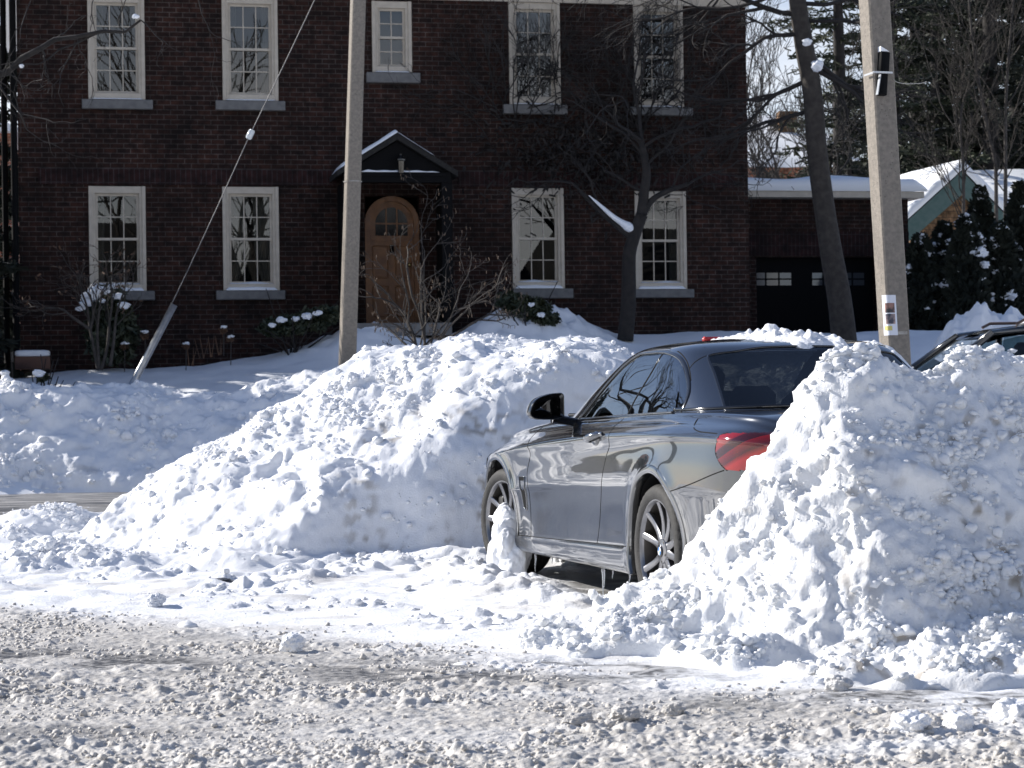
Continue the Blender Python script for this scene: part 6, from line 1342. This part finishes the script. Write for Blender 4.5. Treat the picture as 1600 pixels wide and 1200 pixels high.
# thin broken wire stubs on the right pole
mb = MB(); q = [at(1394, 122, 16.45), at(1401, 128, 16.4), at(1420, 131, 16.4), at(1440, 130, 16.4), at(1448, 127, 16.4)]; mb.tube(smooth_poly(q, 14), .003, 5); tag(mb.build('wire_end', mat('pale_wire', (.5, .47, .42), .5)), 'short pale wire end sticking out of the thick concrete pole', 'wire')

# --- dark car beyond the right bank
SUVH = RAD(180 + 6)          # heads to the left of the picture
sO = at(1588, 640, 25.0); suv = thing('parked_car', 'black sport utility car with blue-tinted windscreen, half hidden behind the right snow bank', 'car', (sO[0], sO[1], .17), SUVH)
sp_ = mat('black_paint', (.010, .011, .013), .15, coat=1.0); sgl = glass_mat('suv_glass', (.30, .40, .42), 1.0, 1.6)
def body_loft(xs, secs): return np.array([[(x, y, z) for y, z in s] for x, s in zip(xs, secs)])
xs_ = [-2.25, -2.15, -1.4, 0, 1.0, 1.7, 2.1, 2.25]; secs = []
for x, w_, zt_ in zip(xs_, (.70, .84, .92, .93, .93, .90, .80, .60), (.95, 1.02, 1.06, 1.04, 1.02, .98, .88, .75)):
    secs.append([(-w_ * .9, .30), (-w_, .45), (-w_ * 1.01, .75), (-w_ * .97, zt_ - .06), (-w_ * .85, zt_), (0, zt_ + .04), (w_ * .85, zt_), (w_ * .97, zt_ - .06), (w_ * 1.01, .75), (w_, .45), (w_ * .9, .30)])
mb = MB(); G = body_loft(xs_, secs); mb.grid(G); mb.add(G[0], [list(range(11))]); mb.add(G[-1], [list(range(11))[::-1]]); mb.build('body', sp_, suv, angle=40)
RO = [(-1.95, 1.50), (-1.6, 1.66), (-.9, 1.72), (-.1, 1.715), (.35, 1.66), (.55, 1.60)]
rows = [[(x, y, z - .06 * (abs(y) / .62) ** 3) for y in np.linspace(-.62, .62, 15)] for x, z in RO]
mb = MB(); mb.grid(np.array(rows)); mb.grid(np.array(rows) - [0, 0, .05], flip=True); mb.build('roof', sp_, suv)
def quad_glass(name, q, m): MB().add(q, [[0, 1, 2, 3]]).build(name, m, suv, smooth=False)
quad_glass('windscreen', [(1.30, -.72, 1.03), (1.30, .72, 1.03), (.55, .58, 1.555), (.55, -.58, 1.555)], sgl); quad_glass('rear_window', [(-2.15, -.7, 1.05), (-2.15, .7, 1.05), (-1.95, .58, 1.46), (-1.95, -.58, 1.46)], sgl)
for sg in (-1, 1):
    Y0, Y1 = sg * .86, sg * .62
    for a, b_, c, d in ((1.02, .36, .02, .02), (-.08, -.08, -.98, -.98), (-1.08, -1.08, -1.9, -1.7)):
        quad_glass('side_window', [(a, Y0, 1.06), (c, Y0, 1.06), (d, Y1, 1.60), (b_, Y1, 1.60 if a < 1 else 1.52)], sgl)
    mb = MB()
    for P_ in ([(1.32, sg * .80, 1.02), (.5, sg * .625, 1.60)], [(-.03, Y0, 1.05), (-.03, Y1, 1.66)], [(-1.03, Y0, 1.05), (-1.03, Y1, 1.68)], [(-2.05, Y0, 1.04), (-1.85, Y1, 1.52)]): mb.tube(P_, .045, 8)
    mb.tube([(.5, sg * .625, 1.60), (.1, sg * .63, 1.645), (-.9, sg * .63, 1.67), (-1.85, sg * .62, 1.52)], .04, 8); mb.tube([(1.3, Y0, 1.05), (-2.0, Y0, 1.06)], .03, 6); mb.build('pillar', sp_, suv)
    mb = MB(); mb.tube([(.2, sg * .60, 1.70), (.1, sg * .60, 1.75), (-1.5, sg * .60, 1.76), (-1.6, sg * .60, 1.70)], .018, 8); mb.build('roof_rail', mat('rail_brown', (.12, .08, .065), .4, .3), suv)
    mb = MB(); v, f = ICO[3]; mb.add(v * [.07, .12, .09] + [.95, sg * 1.02, 1.08], f); mb.build('mirror', sp_, suv)
    for x in (.0, -1.0 + .1):
        mb = MB(); mb.box((x - .12, sg * .38, 1.05), (.14, .46, .62), R=Matrix.Rotation(RAD(-12), 3, 'Y'), bev=.05); mb.box((x - .20, sg * .38, 1.42), (.10, .27, .19), bev=.05); mb.build('seat', cloth, suv, angle=50)
    for x in (1.35, -1.35):
        mb = MB(); mb.lathe([(.20, -.11), (.34, -.11), (.36, -.08), (.36, .08), (.34, .11), (.20, .11)], 40, 'y', (x, sg * .82, .36)); w_ = mb.build('wheel', rubber, suv, angle=35); mb = MB(); mb.lathe([(.001, .08), (.10, .09), (.22, .10)], 20, 'y', (x, sg * .82, .36)); mb.build('rim', alloy, w_)
    mb = MB(); mb.box((2.14, sg * .55, .78), (.2, .30, .14), bev=.04); mb.build('headlight', mat('suv_headlight', (.4, .42, .45), .05, .5), suv)
mb = MB()
for k in range(6): mb.clod((-.25 - .3 * k, .25 + .1 * math.sin(k * 2), 1.735 + .01 * k), .17, k, 3, (1.2, 1.6, .28), .6)
mb.v = [q @ np.array(Matrix.Rotation(SUVH, 3, 'Z')).T + [sO[0], sO[1], .17] for q in mb.v]
tag(mb.build('roof_snow', snow), 'lumpy strip of snow on the roof of the black car at right', 'snow')
mb = MB(); c = at(1545, 505, 31.0); g = np.linspace(-1, 1, 90); gx_, gy_ = np.meshgrid(g, g, indexing='ij'); h_ = np.clip(1 - (np.abs(gx_) ** 2.5 + gy_ ** 2), 0, 1) ** .5 * (at(1520, 480, 31.0)[2] - .35) ; h_ = h_ * (1 + .10 * fbm2(gx_ * 3, gy_ * 3, 5, 5)); mb.grid(np.stack([c[0] + gx_ * 1.1, c[1] + gy_ * 1.2, .3 + h_], -1), flip=True); tag(mb.build('snow_pile', snow), 'shaded snow pile behind the roof of the black car, under the cedars', 'snow pile')

# --- loose things on the street
def lump(label, px, py, r, seed, sq=(1, 1, .85), boxy=.25, m=None, name='snow_chunk', rough=.34, sink=.25, group='loose snow chunks on the street'):
    c = atz(px, py, 0.0); mb = MB(); mb.clod((0, 0, 0), r, seed, 5, sq, rough, boxy, .55); o = mb.build(name, m or chunk_mat); o.location = (c[0], c[1], r * sq[2] * (1 - sink)); tag(o, label, 'snow chunk', group); return o
lump('round snowball lying alone on the packed street snow at centre left', 457, 1020, .052, 3, (1.05, .95, .92), .15, chunk_mat, 'snowball', .28, .2)
lump('grey blocky snow chunk on the street before the right snow bank', 1310, 1078, .042, 5, (1.2, .9, .75), .4, snow_mat('grey_lump', (.62, .61, .60), amt=.5, scale=6, bump=.2))
lump('large broken white snow block at the lower right', 1425, 1145, .062, 7, (1.35, 1, .72), .4, sink=.5)
lump('medium white snow block just right of the large lower right block', 1500, 1142, .045, 8, (1.0, 1, .85), .35, sink=.4)
lump('white snow block at the foot of the right snow bank', 1345, 1032, .075, 9, (.85, .9, 1.15), .45)
lump('dark dirty slush lump with a twin in the near right lane', 977, 1130, .055, 11, (1.3, 1, .62), .3, chunk_dirty)
lump('smaller dark slush lump left of its bigger twin in the near lane', 903, 1135, .042, 12, (1.4, 1, .6), .3, chunk_dirty)
lump('rounded dark slush lump alone in the near right lane', 1052, 1120, .034, 13, (1.1, 1, .8), .3, chunk_dirty)
lump('grey snow lump on packed snow at left above the snowball', 243, 947, .055, 15, (1.4, .9, .7), .3)
lump('flat dark ice slab lying on the packed snow at left', 340, 912, .065, 16, (1.7, 1, .28), .3, mat('dark_ice', (.06, .06, .06), .3), 'ice_slab')
lump('big pale snow block in the lowest right group by the frame edge', 1580, 1125, .058, 18, (1.1, 1, .8), .4, sink=.45)
lump('white lump at the foot of the right bank near the frame edge', 1565, 1045, .075, 19, (1.2, 1, .85), .35)
# crumbs: far too many to count
R = np.random.default_rng(77)
def spread(n, y0, y1, w, keep, r0, r1, pw, seed):
    yy_ = R.uniform(y0, y1, n); xx_ = R.uniform(-w, w, n) * (yy_ + .5); k = R.uniform(size=n) < keep(xx_, yy_); xx_, yy_ = xx_[k], yy_[k]; r = r0 * (1 + (r1 / r0 - 1) * R.uniform(size=len(xx_)) ** pw)
    cq = (xx_ - CARO[0]) * cey[0] + (yy_ - CARO[1]) * cey[1]; lq = (xx_ - CARO[0]) * cex[0] + (yy_ - CARO[1]) * cex[1]; ok = ~((np.abs(cq) < .9) & (lq > -1.1) & (lq < 3.7)); xx_, yy_, r = xx_[ok], yy_[ok], r[ok]
    z = street_h(xx_, yy_)[0]; return np.stack([xx_, yy_, z + r * R.uniform(-.45, .35, len(r))], 1), r
def slush_keep(x, y):
    s, tr_ = street_fields(x, y); return s * np.clip(.05 + 1.1 * sstep(-.30, .55, fbm2(x * 1.5, y * 2.2, 4, 35)), 0, 1) * (1 - .85 * tr_)
def pack_keep(x, y):
    s, tr_ = street_fields(x, y); return (1 - s) * np.clip(sstep(.0, .6, fbm2(x * .9 + 4, y * 1.0, 3, 50)) + .06, 0, 1)
mb = MB(); C_, r_ = spread(52000, 5.6, 12.5, .28, slush_keep, .003, .014, 2.8, 1); scatter(mb, C_, r_, 21, 1, (1, 1, .75))
tag(mb.build('slush_crumbs', snow_mat('slush_crumb', (.57, .54, .50), dirt=(.28, .25, .215), amt=.8, scale=3.5, bump=.3)), 'countless grey slush crumbs in the near lane', 'slush', kind='stuff')
mb = MB(); C_, r_ = spread(9000, 7.5, 17.5, .28, pack_keep, .005, .034, 6, 2); scatter(mb, C_, r_, 22, 1, (1.1, 1, .7))
tag(mb.build('snow_crumbs', chunk_mat), 'countless white snow crumbs scattered over the packed street snow', 'snow', kind='stuff')
# --- snow and ice on the car
def on_car(p): return tuple(cw(p))
mb = MB(); R = np.random.default_rng(5)
for k in range(12):
    u_ = k / 11; mb.clod(cw((2.605 - .10 * u_ + .02 * math.sin(k * 2.1), .895 + .004 * math.cos(k * 3),   .40 - .29 * u_)), .056 + .080 * u_ ** .75 + .008 * math.sin(k * 4), 3 + k, 4, (1, .62, 1.05), .15, 0, .6)
tag(mb.build('snow_lump', snow), 'white lump of packed snow stuck to the front wheel of the dark grey car', 'snow')
roofz = lambda x, y: (lambda h: h[0][2] if h[0] is not None else 1.35)(gh_bvh.ray_cast(Vector((x, y, 3)), Vector((0, 0, -1))))
def roof_patch(label, lst, seed, res=.0075):
    """a cover of crumbling snow lying on the roof: thickness from overlapping blobs, broken up by lumps"""
    L_ = np.array(lst); x0, x1, y0, y1 = L_[:, 0].min() - .2, L_[:, 0].max() + .2, L_[:, 1].min() - .2, L_[:, 1].max() + .2
    gx, gy = np.meshgrid(np.arange(x0, x1, res), np.arange(y0, y1, res), indexing='ij'); t_ = np.zeros_like(gx)
    wx_, wy_ = gx + .03 * n2(gx * 9, gy * 9, seed), gy + .03 * n2(gx * 9, gy * 9, seed + 1)
    for x, y, r, h_ in lst: t_ = np.maximum(t_, .72 * h_ * np.clip(1.25 * (1 - ((wx_ - x) ** 2 + (wy_ - y) ** 2) / r ** 2), 0, 1) ** .6)
    cov = sstep(0, .02, t_); t_ = t_ * (1 + .30 * fbm2(gx * 8, gy * 8, 3, seed)) + cov * (.7 * domes2(wx_, wy_, .07, seed, .15, .6, .8) + .7 * domes2(wx_, wy_, .035, seed + 5, .2, .6, .8)) - .006
    z = np.vectorize(roofz)(gx, gy); P = CARO + np.stack([gx, gy, z + np.maximum(t_, -.008)], -1) @ CARM
    mb = MB(); n_ = gx.shape; I = np.arange(gx.size).reshape(n_); F = np.stack([I[:-1, :-1], I[1:, :-1], I[1:, 1:], I[:-1, 1:]], -1).reshape(-1, 4); F = F[(t_.ravel()[F] > -.004).any(1)]; ids, inv = np.unique(F, return_inverse=True)
    mb.add(P.reshape(-1, 3)[ids], inv.reshape(-1, 4)); tag(mb.build('roof_snow', snow), label, 'snow')
roof_patch('thick crumbling snow along the near middle of the dark grey car roof', [(.90, .15, .07, .015), (.82, .13, .09, .022), (.76, .10, .09, .026), (.68, .06, .11, .035), (.60, .0, .10, .075), (.54, -.03, .11, .045), (.46, -.07, .12, .038), (.38, -.11, .12, .04), (.31, -.15, .11, .04), (.28, -.06, .09, .035), (.24, -.12, .09, .04), (.21, -.02, .06, .025), (.22, -.20, .08, .03), (.36, -.20, .09, .025)], 5)
roof_patch('thin trail of snow on the far right edge of the dark grey car roof', [(.55, -.52, .07, .014), (.45, -.54, .07, .016), (.35, -.55, .07, .014), (.25, -.555, .06, .014), (.16, -.56, .05, .012), (.08, -.56, .045, .01), (.64, -.50, .06, .014)], 9)
mb = MB(); mb.box((0, 0, 0), (.12, .045, .028), bev=.012); o = mb.build('red_handle', mat('red_plastic', (.55, .03, .03), .4)); c = cw((.98, .17, roofz(.98, .17) + .016)); o.location = c; o.rotation_euler = (0, 0, CAR_TH + .2); tag(o, 'small red plastic piece lying on the car roof at the end of the snow', 'handle')
ice = bpy.data.materials.new('ice'); t, N, L, b = nodes(ice); b.inputs['Base Color'].default_value = (.86, .89, .92, 1); b.inputs['Roughness'].default_value = .08; b.inputs['Transmission Weight'].default_value = .75; b.inputs['IOR'].default_value = 1.31
for i, (x, l_, r_, lab) in enumerate(((2.16, .105, .0055, 'thin icicle under the car sill just behind the front wheel'), (1.83, .035, .004, 'tiny icicle under the front part of the car sill'), (.92, .16, .010, 'longest and thickest icicle hanging under the middle of the car sill'), (.76, .045, .004, 'short icicle right of the longest one under the car sill'), (.48, .05, .0045, 'short icicle under the sill close to the rear wheel'))):
    zz = float(np.interp(x, X, z0)) + .002; mb = MB(); k = np.linspace(0, 1, 12); mb.tube(np.stack([.002 * np.sin(k * 6), 0 * k, -l_ * k], 1), r_ * (1 - k) ** .8 + .0006, 8); o = mb.build('icicle', ice); o.location = cw((x, float(np.interp(x, X, Wd)) - .045, zz)); tag(o, lab, 'icicle', 'icicles under the car sill')
mb = MB(); c = atz(268, 818, .0); 
mb.add(np.array([(-.02, 0, .0), (0, -.012, .012), (.03, 0, .018), (0, .014, .004)]) + at(268, 818, 15.05) , [[0, 1, 2, 3]]); tag(mb.build('fallen_leaf', dryleaf, smooth=False), 'single small brown leaf on the slope of the middle snow bank', 'leaf')
